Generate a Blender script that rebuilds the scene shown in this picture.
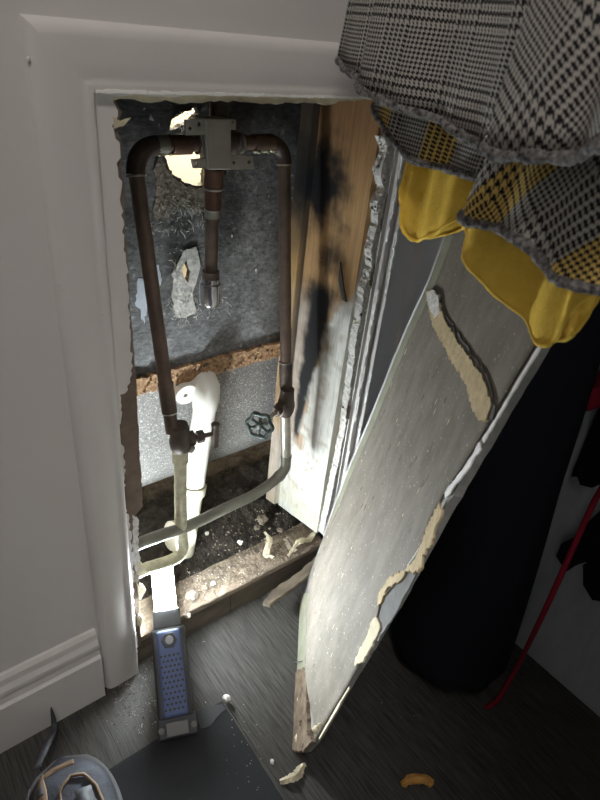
import bpy, bmesh, math, random
from mathutils import Vector as V, Matrix, noise
from mathutils.geometry import tessellate_polygon
random.seed(7)
for o in list(bpy.data.objects): bpy.data.objects.remove(o)
C = bpy.context.scene.collection
sc = bpy.context.scene
PI = math.pi

# ------------------------------------------------------------------ camera
# world: X along the opened wall (to the right), Y into the wall, Z up; wall face y = 0, floor z = 0
FPX = 600.0
def _ray(x, y): return V(((x-300)/FPX, (y-400)/FPX, 1.0))
_down = _ray(190, 1341).normalized()
_d = _ray(1147, 116); _d = (_d - _down*_d.dot(_down)).normalized()
_in = _down.cross(_d).normalized()
if _in.z < 0: _in = -_in
R = Matrix((_d, _in, -_down))
CAM = V((0, -.56, .897))
cam_data = bpy.data.cameras.new('camera'); cam = bpy.data.objects.new('camera', cam_data); C.objects.link(cam)
r_, u_, b_ = R @ V((1,0,0)), R @ V((0,-1,0)), R @ V((0,0,-1))
cam.matrix_world = Matrix(((r_.x,u_.x,b_.x,CAM.x),(r_.y,u_.y,b_.y,CAM.y),(r_.z,u_.z,b_.z,CAM.z),(0,0,0,1)))
cam_data.sensor_fit = 'VERTICAL'; cam_data.sensor_height = 24; cam_data.lens = 18
cam_data.clip_start = .01
cam_data.dof.use_dof = True; cam_data.dof.focus_distance = .86; cam_data.dof.aperture_fstop = 8.5
sc.camera = cam

# ------------------------------------------------------------------ world, lights, exposure
w = bpy.data.worlds.new('room_ambience'); sc.world = w; w.use_nodes = True
w.node_tree.nodes['Background'].inputs[0].default_value = (.55, .58, .66, 1)
w.node_tree.nodes['Background'].inputs[1].default_value = .005
def area(name, loc, target, size, power, col):
    l = bpy.data.lights.new(name, 'AREA'); l.energy = power; l.size = size; l.color = col
    o = bpy.data.objects.new(name, l); C.objects.link(o); o.location = loc
    o.rotation_euler = (V(target)-V(loc)).to_track_quat('-Z', 'Y').to_euler(); return o
area('ceiling_room_light', (-.38, -1.0, 2.3), (.0, 0, .8), .3, 12.3, (1, .925, .88))
bath = bpy.data.lights.new('bathroom_light', 'POINT'); bath.energy = 15; bath.color = (1, .92, .78); bath.shadow_soft_size = .04
bo = bpy.data.objects.new('bathroom_light', bath); C.objects.link(bo); bo.location = (.62, .36, 1.0)
LED_POWER = 560.0
vs = sc.view_settings; vs.view_transform = 'Standard'; vs.look = 'None'; vs.gamma = 1; vs.exposure = 0.0
vs.use_curve_mapping = False

# ------------------------------------------------------------------ pixel -> point on a given plane
def on(px, py, ax, val):
    r = R @ _ray(px, py); t = (val-CAM[ax])/r[ax]; return CAM + r*t
def W(px, py, y=0.0): return on(px, py, 1, y)
def F(px, py, z=0.0): return on(px, py, 2, z)
def S(px, py, x): return on(px, py, 0, x)

# ------------------------------------------------------------------ materials
def mat(name, col, rough=.6, metal=0, var=0, vscale=8, vstretch=(1,1,1), col2=None, bump=0, bscale=60, bdist=.002, attr=False, spec=.4, emit=0, speck=None):
    m = bpy.data.materials.new(name); m.use_nodes = True; nt = m.node_tree; n = nt.nodes; L = nt.links
    b = n['Principled BSDF']
    b.inputs['Base Color'].default_value = (*col, 1); b.inputs['Roughness'].default_value = rough
    b.inputs['Metallic'].default_value = metal; b.inputs['Specular IOR Level'].default_value = spec
    tc = n.new('ShaderNodeTexCoord'); mp = n.new('ShaderNodeMapping'); L.new(tc.outputs['Object'], mp.inputs[0]); mp.inputs['Scale'].default_value = vstretch
    src = None
    if attr:
        a = n.new('ShaderNodeAttribute'); a.attribute_name = 'Col'; src = a.outputs['Color']
    if col2 is not None or var:
        nz = n.new('ShaderNodeTexNoise'); nz.inputs['Scale'].default_value = vscale; nz.inputs['Detail'].default_value = 8; nz.inputs['Roughness'].default_value = .65
        L.new(mp.outputs[0], nz.inputs['Vector'])
        cr = n.new('ShaderNodeValToRGB'); L.new(nz.outputs['Fac'], cr.inputs[0])
        cr.color_ramp.elements[0].position = .35; cr.color_ramp.elements[1].position = .65
        if attr:
            cr.color_ramp.elements[0].color = (1-var, 1-var, 1-var, 1); cr.color_ramp.elements[1].color = (1+0*var, 1, 1, 1)
            mx = n.new('ShaderNodeMix'); mx.data_type = 'RGBA'; mx.blend_type = 'MULTIPLY'; mx.inputs[0].default_value = 1
            L.new(src, mx.inputs[6]); L.new(cr.outputs[0], mx.inputs[7]); src = mx.outputs[2]
        else:
            c2 = col2 if col2 is not None else tuple(c*(1-var) for c in col)
            cr.color_ramp.elements[0].color = (*c2, 1); cr.color_ramp.elements[1].color = (*col, 1); src = cr.outputs[0]
    if speck:
        sn = n.new('ShaderNodeTexNoise'); sn.inputs['Scale'].default_value = speck[0]; sn.inputs['Detail'].default_value = 2
        L.new(tc.outputs['Object'], sn.inputs['Vector'])
        sr = n.new('ShaderNodeValToRGB'); L.new(sn.outputs['Fac'], sr.inputs[0])
        sr.color_ramp.elements[0].position = speck[1]; sr.color_ramp.elements[0].color = (0,0,0,1)
        sr.color_ramp.elements[1].position = speck[1]+.06; sr.color_ramp.elements[1].color = (1,1,1,1)
        mx = n.new('ShaderNodeMix'); mx.data_type = 'RGBA'; L.new(sr.outputs[0], mx.inputs[0])
        if src: L.new(src, mx.inputs[6])
        else: mx.inputs[6].default_value = (*col, 1)
        mx.inputs[7].default_value = (*speck[2], 1); src = mx.outputs[2]
    if src: L.new(src, b.inputs['Base Color'])
    if bump:
        bn = n.new('ShaderNodeTexNoise'); bn.inputs['Scale'].default_value = bscale; bn.inputs['Detail'].default_value = 6
        L.new(mp.outputs[0], bn.inputs['Vector'])
        bp = n.new('ShaderNodeBump'); bp.inputs['Strength'].default_value = bump; bp.inputs['Distance'].default_value = bdist
        L.new(bn.outputs['Fac'], bp.inputs['Height']); L.new(bp.outputs[0], b.inputs['Normal'])
    if emit:
        b.inputs['Emission Color'].default_value = (.90, .97, 1, 1); b.inputs['Emission Strength'].default_value = emit
    return m

M = {}
M['wall'] = mat('wall_paint', (.66,.64,.62), .55, var=.05, vscale=3, bump=.25, bscale=55, bdist=.0012, spec=.25)
M['side_wall'] = mat('shaded_side_paint', (.40,.415,.44), .6, col2=(.33,.345,.37), vscale=10, vstretch=(1,6,1), spec=.25)  # darker copy of the wall paint: the closet's shade is put into the colour
M['trim'] = mat('trim_paint', (.68,.66,.64), .42, var=.05, vscale=6, bump=.3, bscale=30, bdist=.0015, spec=.35)
M['plaster'] = mat('crumbled_gypsum', (.80,.79,.76), .95, col2=(.50,.49,.46), vscale=140, bump=.9, bscale=260, bdist=.003)
M['paint_chip'] = mat('white_paint_chip', (.85,.85,.83), .7, bump=.4, bscale=200)
M['brown_paper'] = mat('brown_drywall_paper', (.20,.15,.115), .85, col2=(.14,.105,.08), vscale=40, bump=.4, bscale=250)
M['tan_paper'] = mat('torn_tan_paper', (.58,.47,.28), .9, col2=(.42,.33,.19), vscale=90, bump=.8, bscale=220, bdist=.0015)
M['tan_pale'] = mat('pale_tan_paper', (.66,.60,.42), .9, col2=(.48,.43,.31), vscale=70, bump=.7, bscale=200)
M['panel_face'] = mat('grey_drywall_paper', (.225,.203,.172), .8, spec=.2, col2=(.155,.137,.113), vscale=38, vstretch=(1,1,.45), bump=.35, bscale=120, bdist=.0012, speck=(260,.665,(.40,.385,.35)))
M['panel_core'] = mat('panel_core', (.27,.27,.255), .8, col2=(.18,.18,.17), vscale=50, bump=.4, bscale=160)
M['green_paper'] = mat('green_tinted_paper', (.30,.30,.225), .75, col2=(.22,.22,.165), vscale=40, bump=.3)
M['dark_tear'] = mat('dark_inner_layer', (.13,.13,.125), .85, col2=(.09,.09,.085), vscale=60, bump=.4)
M['dark_brown_rot'] = mat('brown_rotten_edge', (.22,.165,.115), .9, col2=(.09,.065,.045), vscale=60, bump=.8, bscale=150)
M['board'] = mat('fibre_board_face', (.3,.3,.3), .62, attr=True, var=.6, vscale=170, vstretch=(.6,1,1), bump=.8, bscale=380, bdist=.0015, speck=(95,.69,(.36,.37,.37)))
M['board_scar'] = mat('scraped_board', (.34,.30,.24), .95, col2=(.13,.12,.10), vscale=85, bump=1, bscale=150, bdist=.004)
M['fibre'] = mat('torn_white_fibre', (.82,.82,.77), .9, col2=(.42,.42,.40), vscale=120, bump=.8, bscale=220)
M['smear'] = mat('blue_white_smear', (.62,.68,.76), .7, var=.2, vscale=60)
M['particle'] = mat('particle_board_edge', (.52,.34,.19), .95, col2=(.20,.11,.06), vscale=160, bump=1, bscale=200, bdist=.003)
M['stud'] = mat('stud_wood', (.5,.3,.15), .7, attr=True, var=.28, vscale=34, vstretch=(1,7,.5), bump=.35, bscale=90, bdist=.0015)
M['tub'] = mat('tub_outside', (.29,.285,.275), .5, metal=.1, col2=(.17,.168,.165), vscale=260, bump=.3, bscale=350, bdist=.0008, speck=(420,.60,(.62,.62,.62)))
M['bathroom'] = mat('cream_bathroom_wall', (.86,.80,.66), .7)
M['copper'] = mat('aged_copper', (.18,.128,.10), .42, metal=.45, col2=(.095,.072,.060), vscale=26, bump=.2, bscale=120)
M['copper_dk'] = mat('dark_fitting', (.12,.09,.072), .5, metal=.45, col2=(.055,.045,.04), vscale=40, bump=.3, bscale=120)
M['copper_red'] = mat('red_copper_coupling', (.17,.095,.068), .38, metal=.55, col2=(.10,.06,.045), vscale=30)
M['solder'] = mat('solder_ring', (.55,.53,.48), .4, metal=.8)
M['verdigris'] = mat('verdigris_pipe', (.62,.60,.44), .75, col2=(.40,.40,.28), vscale=90, bump=.6, bscale=160, metal=.1)
M['pewter'] = mat('pewter_pipe', (.30,.30,.26), .45, metal=.5, col2=(.17,.165,.14), vscale=45, vstretch=(.3,1,1), bump=.2)
M['dull_steel'] = mat('dull_steel', (.48,.46,.40), .4, metal=.7, var=.3, vscale=50)
M['bracket'] = mat('grey_bracket', (.40,.375,.325), .5, metal=.25, var=.15, vscale=30)
M['chrome'] = mat('chrome', (.52,.52,.54), .22, metal=1)
M['wheel'] = mat('green_handwheel', (.12,.16,.145), .5, metal=.35, col2=(.03,.04,.037), vscale=120, bump=.3, bscale=200)
M['pvc'] = mat('white_pvc', (.82,.82,.76), .35, var=.08, vscale=12)
M['pvc_old'] = mat('yellowed_pvc', (.50,.47,.37), .5, var=.2, vscale=30)
M['plate_wood'] = mat('dirty_plank', (.27,.22,.165), .95, col2=(.085,.068,.05), vscale=24, vstretch=(.35,1,1), bump=1, bscale=70, bdist=.004)
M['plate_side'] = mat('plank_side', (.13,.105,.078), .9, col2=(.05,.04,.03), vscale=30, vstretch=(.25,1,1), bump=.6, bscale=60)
M['dirt'] = mat('dirt', (.06,.05,.04), 1, col2=(.018,.015,.012), vscale=60, bump=1, bscale=110, bdist=.006)
M['stone'] = mat('mortar_lump', (.31,.27,.21), .95, col2=(.16,.135,.10), vscale=50, bump=.8, bscale=120)
M['chunk'] = mat('white_chunk', (.80,.80,.77), .9, bump=.6, bscale=150)
M['floor'] = mat('dark_laminate', (.078,.075,.070), .5, col2=(.020,.019,.018), vscale=46, vstretch=(7,.4,1), bump=.3, bscale=120, spec=.4)
M['groove'] = mat('floor_underlay', (.02,.019,.018), .9)
M['rubber'] = mat('black_mat', (.017,.018,.022), .75, bump=.5, bscale=180, bdist=.001, spec=.3)
M['blue'] = mat('blue_grip', (.085,.125,.27), .5, var=.1, vscale=20)
M['black_plastic'] = mat('black_plastic', (.035,.038,.045), .5, bump=.1)
M['grey_plastic'] = mat('grey_button', (.34,.36,.38), .4)
M['led'] = mat('led_diffuser', (.9,.9,.9), .5, emit=LED_POWER)
M['binding'] = mat('dark_flecked_binding', (.26,.25,.24), .95, col2=(.008,.008,.010), vscale=260, bump=.8, bscale=400, bdist=.002, spec=.1)
M['yellow'] = mat('mustard_cloth', (.86,.60,.11), .9, col2=(.74,.49,.07), vscale=60, bump=.7, bscale=500, bdist=.001, spec=.1)
M['black_cloth'] = mat('black_cloth', (.009,.010,.014), .9, var=.3, vscale=6, bump=.2, bscale=40, spec=.1)
M['red'] = mat('dark_red_cloth', (.24,.012,.03), .85, spec=.15)
M['red_cord'] = mat('red_cord', (.22,.008,.022), .7, spec=.2)
M['shoe'] = mat('grey_shoe_mesh', (.065,.07,.085), .8, col2=(.04,.043,.052), vscale=60, bump=.4, bscale=300, spec=.2)
M['shoe_dark'] = mat('dark_shoe_panel', (.06,.065,.075), .6)
M['shoe_grey'] = mat('pale_shoe_panel', (.13,.13,.14), .7)
M['shoe_tan'] = mat('tan_eyelet_stay', (.19,.13,.085), .75)
M['orange'] = mat('orange_chip', (.55,.30,.07), .8, col2=(.35,.17,.04), vscale=60)
M['dark_metal'] = mat('dark_steel', (.12,.12,.12), .4, metal=.8)

def plaid(name, yellow=0.0):
    m = bpy.data.materials.new(name); m.use_nodes = True; nt = m.node_tree; n = nt.nodes; L = nt.links
    b = n['Principled BSDF']; b.inputs['Roughness'].default_value = .9; b.inputs['Specular IOR Level'].default_value = .1
    uv = n.new('ShaderNodeUVMap'); uv.uv_map = 'UVMap'; sp = n.new('ShaderNodeSeparateXYZ'); L.new(uv.outputs[0], sp.inputs[0])
    def mt(op, a, bb=None, c=None):
        k = n.new('ShaderNodeMath'); k.operation = op
        for i, q in enumerate((a, bb, c)):
            if q is None: continue
            if hasattr(q, 'is_linked'): L.new(q, k.inputs[i])
            else: k.inputs[i].default_value = q
        return k.outputs[0]
    U, Vv = sp.outputs[0], sp.outputs[1]
    def saw(q, per): return mt('FRACT', mt('DIVIDE', q, per))
    def thread(q):     # a glen check: groups of broad stripes, then groups of fine ones
        grp = mt('LESS_THAN', saw(q, .060), .5)
        broad = mt('LESS_THAN', saw(q, .0060), .5); fine = mt('LESS_THAN', saw(q, .0030), .5)
        return mt('ADD', mt('MULTIPLY', grp, broad), mt('MULTIPLY', mt('SUBTRACT', 1.0, grp), fine))
    tw = mt('LESS_THAN', saw(mt('ADD', U, Vv), .0030), .5)
    val = mt('ADD', mt('MULTIPLY', tw, thread(U)), mt('MULTIPLY', mt('SUBTRACT', 1.0, tw), thread(Vv)))
    nz = n.new('ShaderNodeTexNoise'); nz.inputs['Scale'].default_value = 500
    tc = n.new('ShaderNodeTexCoord'); L.new(tc.outputs['Object'], nz.inputs['Vector'])
    mx = n.new('ShaderNodeMix'); mx.data_type = 'RGBA'; L.new(val, mx.inputs[0])
    mx.inputs[6].default_value = (.020,.020,.022,1)
    if yellow:
        yb = mt('MULTIPLY', mt('GREATER_THAN', saw(U, .075), 1-yellow), 1.0)
        my = n.new('ShaderNodeMix'); my.data_type = 'RGBA'; L.new(yb, my.inputs[0])
        my.inputs[6].default_value = (.42,.405,.37,1); my.inputs[7].default_value = (.66,.47,.14,1)
        L.new(my.outputs[2], mx.inputs[7])
    else: mx.inputs[7].default_value = (.42,.405,.37,1)
    L.new(mx.outputs[2], b.inputs['Base Color'])
    bp = n.new('ShaderNodeBump'); bp.inputs['Strength'].default_value = .4; bp.inputs['Distance'].default_value = .001
    L.new(nz.outputs['Fac'], bp.inputs['Height']); L.new(bp.outputs[0], b.inputs['Normal'])
    return m
M['plaid'] = plaid('grey_plaid_wool'); M['plaid_y'] = plaid('grey_yellow_plaid', .38)

# ------------------------------------------------------------------ helpers
def obj(name, vs_, fs, m, parent=None, smooth=False, cols=None, uvs=None):
    me = bpy.data.meshes.new(name); me.from_pydata([tuple(v) for v in vs_], [], fs); me.validate()
    bm = bmesh.new(); bm.from_mesh(me); bmesh.ops.recalc_face_normals(bm, faces=bm.faces); bm.to_mesh(me); bm.free()
    me.materials.append(M[m] if isinstance(m, str) else m)
    if smooth:
        for p in me.polygons: p.use_smooth = True
    if cols:
        a = me.color_attributes.new('Col', 'FLOAT_COLOR', 'POINT')
        for i, c in enumerate(cols): a.data[i].color = (*c, 1)
    if uvs:
        ul = me.uv_layers.new(name='UVMap')
        for lp in me.loops: ul.data[lp.index].uv = uvs[lp.vertex_index]
    o = bpy.data.objects.new(name, me); C.objects.link(o)
    if parent: attach(o, parent)
    return o
ROOTS = {}
def attach(o, p):
    o.parent = p
    if p.name in ROOTS: o.matrix_parent_inverse = Matrix.Translation(-ROOTS[p.name])
def thing(name, loc, label, cat, group=None):
    o = bpy.data.objects.new(name, None); C.objects.link(o); o.location = loc; o.empty_display_size = .02
    ROOTS[o.name] = V(loc); return tag(o, label, cat, group)
def tag(o, label, cat, group=None, kind=None):
    o['label'] = label; o['category'] = cat
    if group: o['group'] = group
    if kind: o['kind'] = kind
    return o
def struct(o, label=None, cat=None):
    o['kind'] = 'structure'
    if label: o['label'] = label
    if cat: o['category'] = cat
    return o
def bevel(o, wd, seg=2):
    m = o.modifiers.new('bevel', 'BEVEL'); m.width = wd; m.segments = seg; m.limit_method = 'ANGLE'; return o
def boxg(lo, hi):
    x0,y0,z0 = lo; x1,y1,z1 = hi
    v = [V((x,y,z)) for z in (z0,z1) for y in (y0,y1) for x in (x0,x1)]
    return v, [(0,1,3,2),(4,6,7,5),(0,4,5,1),(2,3,7,6),(0,2,6,4),(1,5,7,3)]
def merge(*gs):
    vs_, fs = [], []
    for v, f in gs:
        k = len(vs_); vs_ += list(v); fs += [tuple(i+k for i in q) for q in f]
    return vs_, fs
def box(name, lo, hi, m, parent=None, bv=0):
    o = obj(name, *boxg(lo, hi), m, parent)
    return bevel(o, bv) if bv else o
def frame_of(t):
    t = t.normalized(); a = V((0,0,1)) if abs(t.z) < .9 else V((1,0,0))
    s = t.cross(a).normalized(); return s, t.cross(s).normalized()
def tubeg(path, rad, n=16, caps=True, wob=0):
    path = [V(p) for p in path]; N = len(path)
    rad = rad if isinstance(rad, (list, tuple)) else [rad]*N
    vs_, fs = [], []; s = None
    for i, p in enumerate(path):
        t = (path[min(i+1,N-1)]-path[max(i-1,0)]).normalized()
        if s is None: s, _ = frame_of(t)
        s = (s - t*s.dot(t)).normalized(); q = t.cross(s)
        for k in range(n):
            a = 2*PI*k/n; rr = rad[i]*(1+(wob*random.uniform(-1,1) if wob else 0))
            vs_.append(p + (s*math.cos(a)+q*math.sin(a))*rr)
    for i in range(N-1):
        for k in range(n):
            fs.append((i*n+k, i*n+(k+1)%n, (i+1)*n+(k+1)%n, (i+1)*n+k))
    if caps: fs += [tuple(range(n-1,-1,-1)), tuple((N-1)*n+k for k in range(n))]
    return vs_, fs
def smoothstep(a, b, x):
    t = max(0, min(1, (x-a)/(b-a))); return t*t*(3-2*t)
def curve(pts, n=8):
    """Catmull-Rom through the points"""
    pts = [V(p) for p in pts]; P = [pts[0]*2-pts[1]] + pts + [pts[-1]*2-pts[-2]]; out = []
    for i in range(1, len(P)-2):
        for k in range(n):
            t = k/n; a,b,c,d = P[i-1],P[i],P[i+1],P[i+2]
            out.append(.5*((2*b)+(c-a)*t+(2*a-5*b+4*c-d)*t*t+(3*b-a-3*c+d)*t**3))
    return out + [pts[-1]]
def tube(name, path, rad, m, parent=None, n=16, smooth=True, **k):
    o = obj(name, *tubeg(path, rad, n, **k), m, parent, smooth); shade(o); return o
def shade(o, ang=40):
    me = o.data; me.set_sharp_from_angle(angle=math.radians(ang)); return o
def jag(pts, step, amp, seed=1, keep=None, tmax=1):
    """closed loop resampled with ragged edges; keep(i) -> leave that side straight"""
    rnd = random.Random(seed); pts = [V(p) for p in pts]; out = []; N = len(pts)
    nrm = V((0,0,0))
    for i in range(N): nrm += pts[i].cross(pts[(i+1)%N])
    c = sum(pts, V((0,0,0)))/N; nrm = V((0,0,0))
    for i in range(N): nrm += (pts[i]-c).cross(pts[(i+1)%N]-c)
    nrm.normalize()
    for i in range(N):
        a, b = pts[i], pts[(i+1)%N]; L_ = (b-a).length; out.append(a)
        if keep and keep(i): continue
        k = max(1, int(L_/step)); sd = nrm.cross((b-a).normalized()) if L_ > 1e-6 else V((0,0,0))
        for j in range(1, k):
            t = (j+rnd.uniform(-.35,.35))/k; out.append(a.lerp(b, t) + sd*rnd.uniform(-amp, amp))
    return out
def slabg(loop, off, holes=()):
    """planar loop (+ holes) extruded by the vector off"""
    loops = [[V(p) for p in loop]] + [[V(p) for p in h] for h in holes]
    tri = tessellate_polygon(loops); flat = [p for l in loops for p in l]; n = len(flat); off = V(off)
    vs_ = flat + [p+off for p in flat]
    fs = [tuple(t) for t in tri] + [tuple(i+n for i in reversed(t)) for t in tri]
    k = 0
    for l in loops:
        m = len(l)
        for i in range(m):
            a, b = k+i, k+(i+1)%m; fs.append((a, b, b+n, a+n))
        k += m
    return vs_, fs
def slab(name, loop, off, m, parent=None, holes=()):
    return obj(name, *slabg(loop, off, holes), m, parent)
def lump(name, c, r, m, parent=None, seed=1, sub=2, flat=1.0, rough=.35, lift=True):
    bm = bmesh.new(); bmesh.ops.create_icosphere(bm, subdivisions=sub, radius=1)
    rx, ry, rz = (r if isinstance(r, (tuple, list)) else (r, r, r*flat))
    off = V((seed*3.1, seed*1.7, seed*.9))
    for v in bm.verts:
        k = 1 + rough*noise.noise(v.co*1.6+off) + rough*.5*noise.noise(v.co*4+off)
        v.co = V((v.co.x*rx*k, v.co.y*ry*k, v.co.z*rz*k))
    mz = min(v.co.z for v in bm.verts)
    me = bpy.data.meshes.new(name)
    rot = Matrix.Rotation(seed*1.3, 4, 'Z')
    for v in bm.verts: v.co = rot @ v.co; v.co += V(c) - (V((0,0,mz)) if lift else V((0,0,0)))
    bm.to_mesh(me); bm.free(); me.materials.append(M[m])
    o = bpy.data.objects.new(name, me); C.objects.link(o)
    if parent: attach(o, parent)
    return o
def fbm(x, y, z=0, s=1.0): return noise.fractal(V((x*s, y*s, z)), .8, 2.0, 4)

# ================================================================== THE ROOM
HX0, HX1, HZ = .2145, .604, .826      # the hole sawn in the wall
wall = struct(obj('wall_back', *merge(
    boxg((-1.3, 0, 0), (HX0, .013, 2.4)), boxg((HX0, 0, HZ), (HX1, .013, 2.4)), boxg((HX1, 0, 0), (.86, .013, 2.4))), 'wall'),
    'off-white painted wall with a sawn access hole', 'wall')
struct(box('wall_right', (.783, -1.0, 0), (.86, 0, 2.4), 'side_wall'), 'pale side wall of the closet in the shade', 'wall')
struct(box('wall_left', (-1.40, -2.6, 0), (-1.3, .0, 2.4), 'wall'), 'far side wall of the room out of view', 'wall')
struct(box('wall_light_blocker', (.125, -.74, 0), (.783, -.64, 2.4), 'wall'), 'added unseen wall keeping room light off the closet corner', 'wall')  # added out of view to block the ceiling light from the right side
struct(box('ceiling', (-1.4, -2.6, 2.4), (.86, .013, 2.46), 'wall'), 'white ceiling above the closet', 'ceiling')
floor = struct(box('floor', (-1.3, -2.6, -.03), (.783, .0135, -.0022), 'groove'), 'dark grey wood-look laminate floor', 'floor')
pv, pf = boxg((0, 0, -.010), (.1585, 1, 0)); plank_me = None
xs = [-1.3 + .1602*i for i in range(13)]
for i, x in enumerate(xs):
    cuts = sorted(random.Random(i).uniform(-1.7, -.75) for _ in range(1)); ys = [-2.6] + cuts + [.0135]
    for a, b in zip(ys[:-1], ys[1:]):
        p = box('floor_plank', (x, a+.0006, -.002), (min(x+.1595, .783), b-.0006, 0), 'floor', floor)

# casing around the hole, each side one length of moulding
def casing(name, prof, a, b, dirx, m='trim', mitre=(0,0)):
    """profile points (w = distance from the inner edge outwards, d = proud of wall) swept from a to b"""
    a, b = V(a), V(b); t = (b-a).normalized(); vs_, fs = [], []; n = len(prof)
    segs = 46
    for s in range(segs+1):
        k = s/segs
        for wv, dv in prof:
            sh = t*(-mitre[0]*wv*(1-k) + mitre[1]*wv*k)
            j = .0007*noise.noise(V((wv*80, (a+(b-a)*k).length*22, 3.1)))
            vs_.append(a.lerp(b, k) + V(dirx)*wv + sh + V((0,-max(dv+j,.0), 0)))
    for s in range(segs):
        for k in range(n-1): fs.append((s*n+k, s*n+k+1, (s+1)*n+k+1, (s+1)*n+k))
    fs += [tuple(range(n)), tuple(segs*n+k for k in range(n))]
    fs += [tuple([s*n for s in range(segs+1)] + [s*n+n-1 for s in range(segs, -1, -1)])]
    return shade(obj(name, vs_, fs, m, None, True), 50)
pl = [(0,0),(0,.0055),(.0015,.0070),(.007,.0072),(.009,.0062),(.012,.0070),(.040,.0085),(.046,.0076),(.0500,.0045),(.0520,0)]
tl = struct(casing('trim_1', pl, (.2155, 0, .0), (.2155, 0, .8265), (-1,0,0), mitre=(0,1)), 'painted moulding up the near side of the hole', 'trim')
tt = struct(casing('trim_2', pl, (.2155, 0, .8265), (.627, 0, .8265), (0,0,1), mitre=(1,1)), 'painted moulding across the top of the hole', 'trim')
pr = [(0,0),(0,.005),(.004,.0065),(.007,.0065),(.0085,.002),(.0105,.002),(.012,.0095),(.0145,.0115),(.018,.010),(.021,.0075),(.056,.0105),(.0575,.0085),(.059,.0105),(.074,.0125),(.0765,.010),(.077,0)]
tr = struct(casing('trim_3', pr, (.6105, 0, .0), (.6105, 0, .8255), (1,0,0), mitre=(0,0)), 'grooved painted moulding with chipped edges beside the leaning panel', 'trim')
# paint flaked off the edges of that moulding: white chips
rnd = random.Random(3)
for k, (xx, yy) in enumerate(((.6125, -.0072), (.6245, -.0124))):
    z = .10
    while z < .79:
        h = rnd.uniform(.015, .06)
        if rnd.random() < .72:
            wd = rnd.uniform(.0018, .0042)
            lp = jag([V((xx-wd/2, yy, z)), V((xx+wd/2, yy, z+.003)), V((xx+wd/2, yy, z+h-.004)), V((xx-wd/2, yy, z+h))], .004, .0009, int(z*1000))
            slab('paint_chip', lp, (0, .0045, 0), 'paint_chip', tr)
        z += h + rnd.uniform(.002, .02)
rnd = random.Random(17); x = .216  # chipped lower edge of the top moulding; lamp glow from below painted in white
while x < .60:
    h = rnd.uniform(.02, .07)
    slab('paint_chip', jag([V((x,-.0082,.8262)), V((min(x+h,.61),-.0082,.8264)), V((min(x+h,.61),-.0082,.8288+rnd.uniform(-.0004,.0008))), V((x,-.0082,.8286))], .005, .0006, int(x*999)), (0,.006,0), 'paint_chip', tt)
    x += h + .001
# scratches across the near moulding
for pts in ([(58,284),(75,296),(104,316)], [(60,290),(78,299),(92,303)]):
    tube('scratch', [W(x,y,-.0070) for x,y in pts[:2]] + [W(*pts[2], -.0068)], .0006, 'trim', tl, n=6)
for (x,y) in ((28,59),(50,122)): lump('paint_blob', W(x,y,-.0065), .0018, 'trim', tl, 2, 1, lift=False)

bbp = [(0,0),(0,.0125),(.085,.0125),(.088,.0150),(.096,.0150),(.1005,.0115),(.110,.0105),(.118,.0125),(.124,.0125),(.132,.0085),(.142,.0075),(.1475,.004),(.148,0)]
def baseb(name, x0, x1, label):
    vs_ = [V((x, -d, z)) for x in (x0, x1) for z, d in bbp]; n = len(bbp)
    fs = [(k, k+1, n+k+1, n+k) for k in range(n-1)] + [tuple(range(n)), tuple(range(n, 2*n)), (0, n-1, 2*n-1, n)]
    return struct(obj(name, vs_, fs, 'trim'), label, 'baseboard')
baseb('baseboard_left', -1.3, .1585, 'stepped white baseboard left of the hole')
baseb('baseboard_right', .692, .783, 'short white baseboard in the dark corner')

# --- ragged drywall left around the hole (parts of the wall)
def wl(pts, y): return [W(x, yy, y) for x, yy in pts]
white_edge = [(113,101),(118,111),(112,126),(120,147),(118,170),(122,186),(121,205),(124,240),(126,262),(128,290),(129,318),(131,340),(133,366),(130,379),(128,390),(120,395),(121,420),(117,430),(117,441),(124,447),(125,508),(129,520),(133,560),(134,610),(138,652)]
def left_strip(name, edge, y0, th, m, x0, seed, amp, step=.006):
    e = wl(edge, y0); lp = [V((x0, y0, e[-1].z)), V((x0, y0, e[0].z+.006))] + [V((e[0].x, y0, e[0].z+.006))] + e
    return slab(name, jag(lp, step, amp, seed, keep=lambda i: i < 2), (0, th, 0), m, wall)
left_strip('painted_drywall_face', white_edge, -.0006, .0022, 'trim', .2085, 4, .0020, .0045)
brown_edge = [(116,102),(122,112),(117,127),(123,147),(121,170),(125,186),(124,205),(126,240),(128,262),(130,290),(131,318),(133,340),(135,366),(136,380),(137,400),(139,430),(139,434),(141,470),(143,506),(136,515),(139,555),(140,610),(141,645)]
left_strip('drywall_core', brown_edge, .0018, .0112, 'brown_paper', .2085, 5, .0009)
slab('torn_paper_flap', jag(wl([(113,116),(121,121),(131,118),(124,126),(114,129)], -.001), .004, .0008, 6), (0,.0012,0), 'tan_pale', wall)
for k, pts in enumerate(([(133,515),(139,520),(138,545),(141,562),(136,572),(133,560)], [(136,560),(144,566),(147,572),(140,577),(136,574)], [(137,583),(146,590),(141,600),(138,598)], [(138,612),(143,618),(140,628),(137,624)])):
    slab('torn_gypsum', jag(wl(pts, .0005), .004, .0012, 11+k), (0,.008,0), 'tan_pale' if k else 'plaster', wall)
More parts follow.
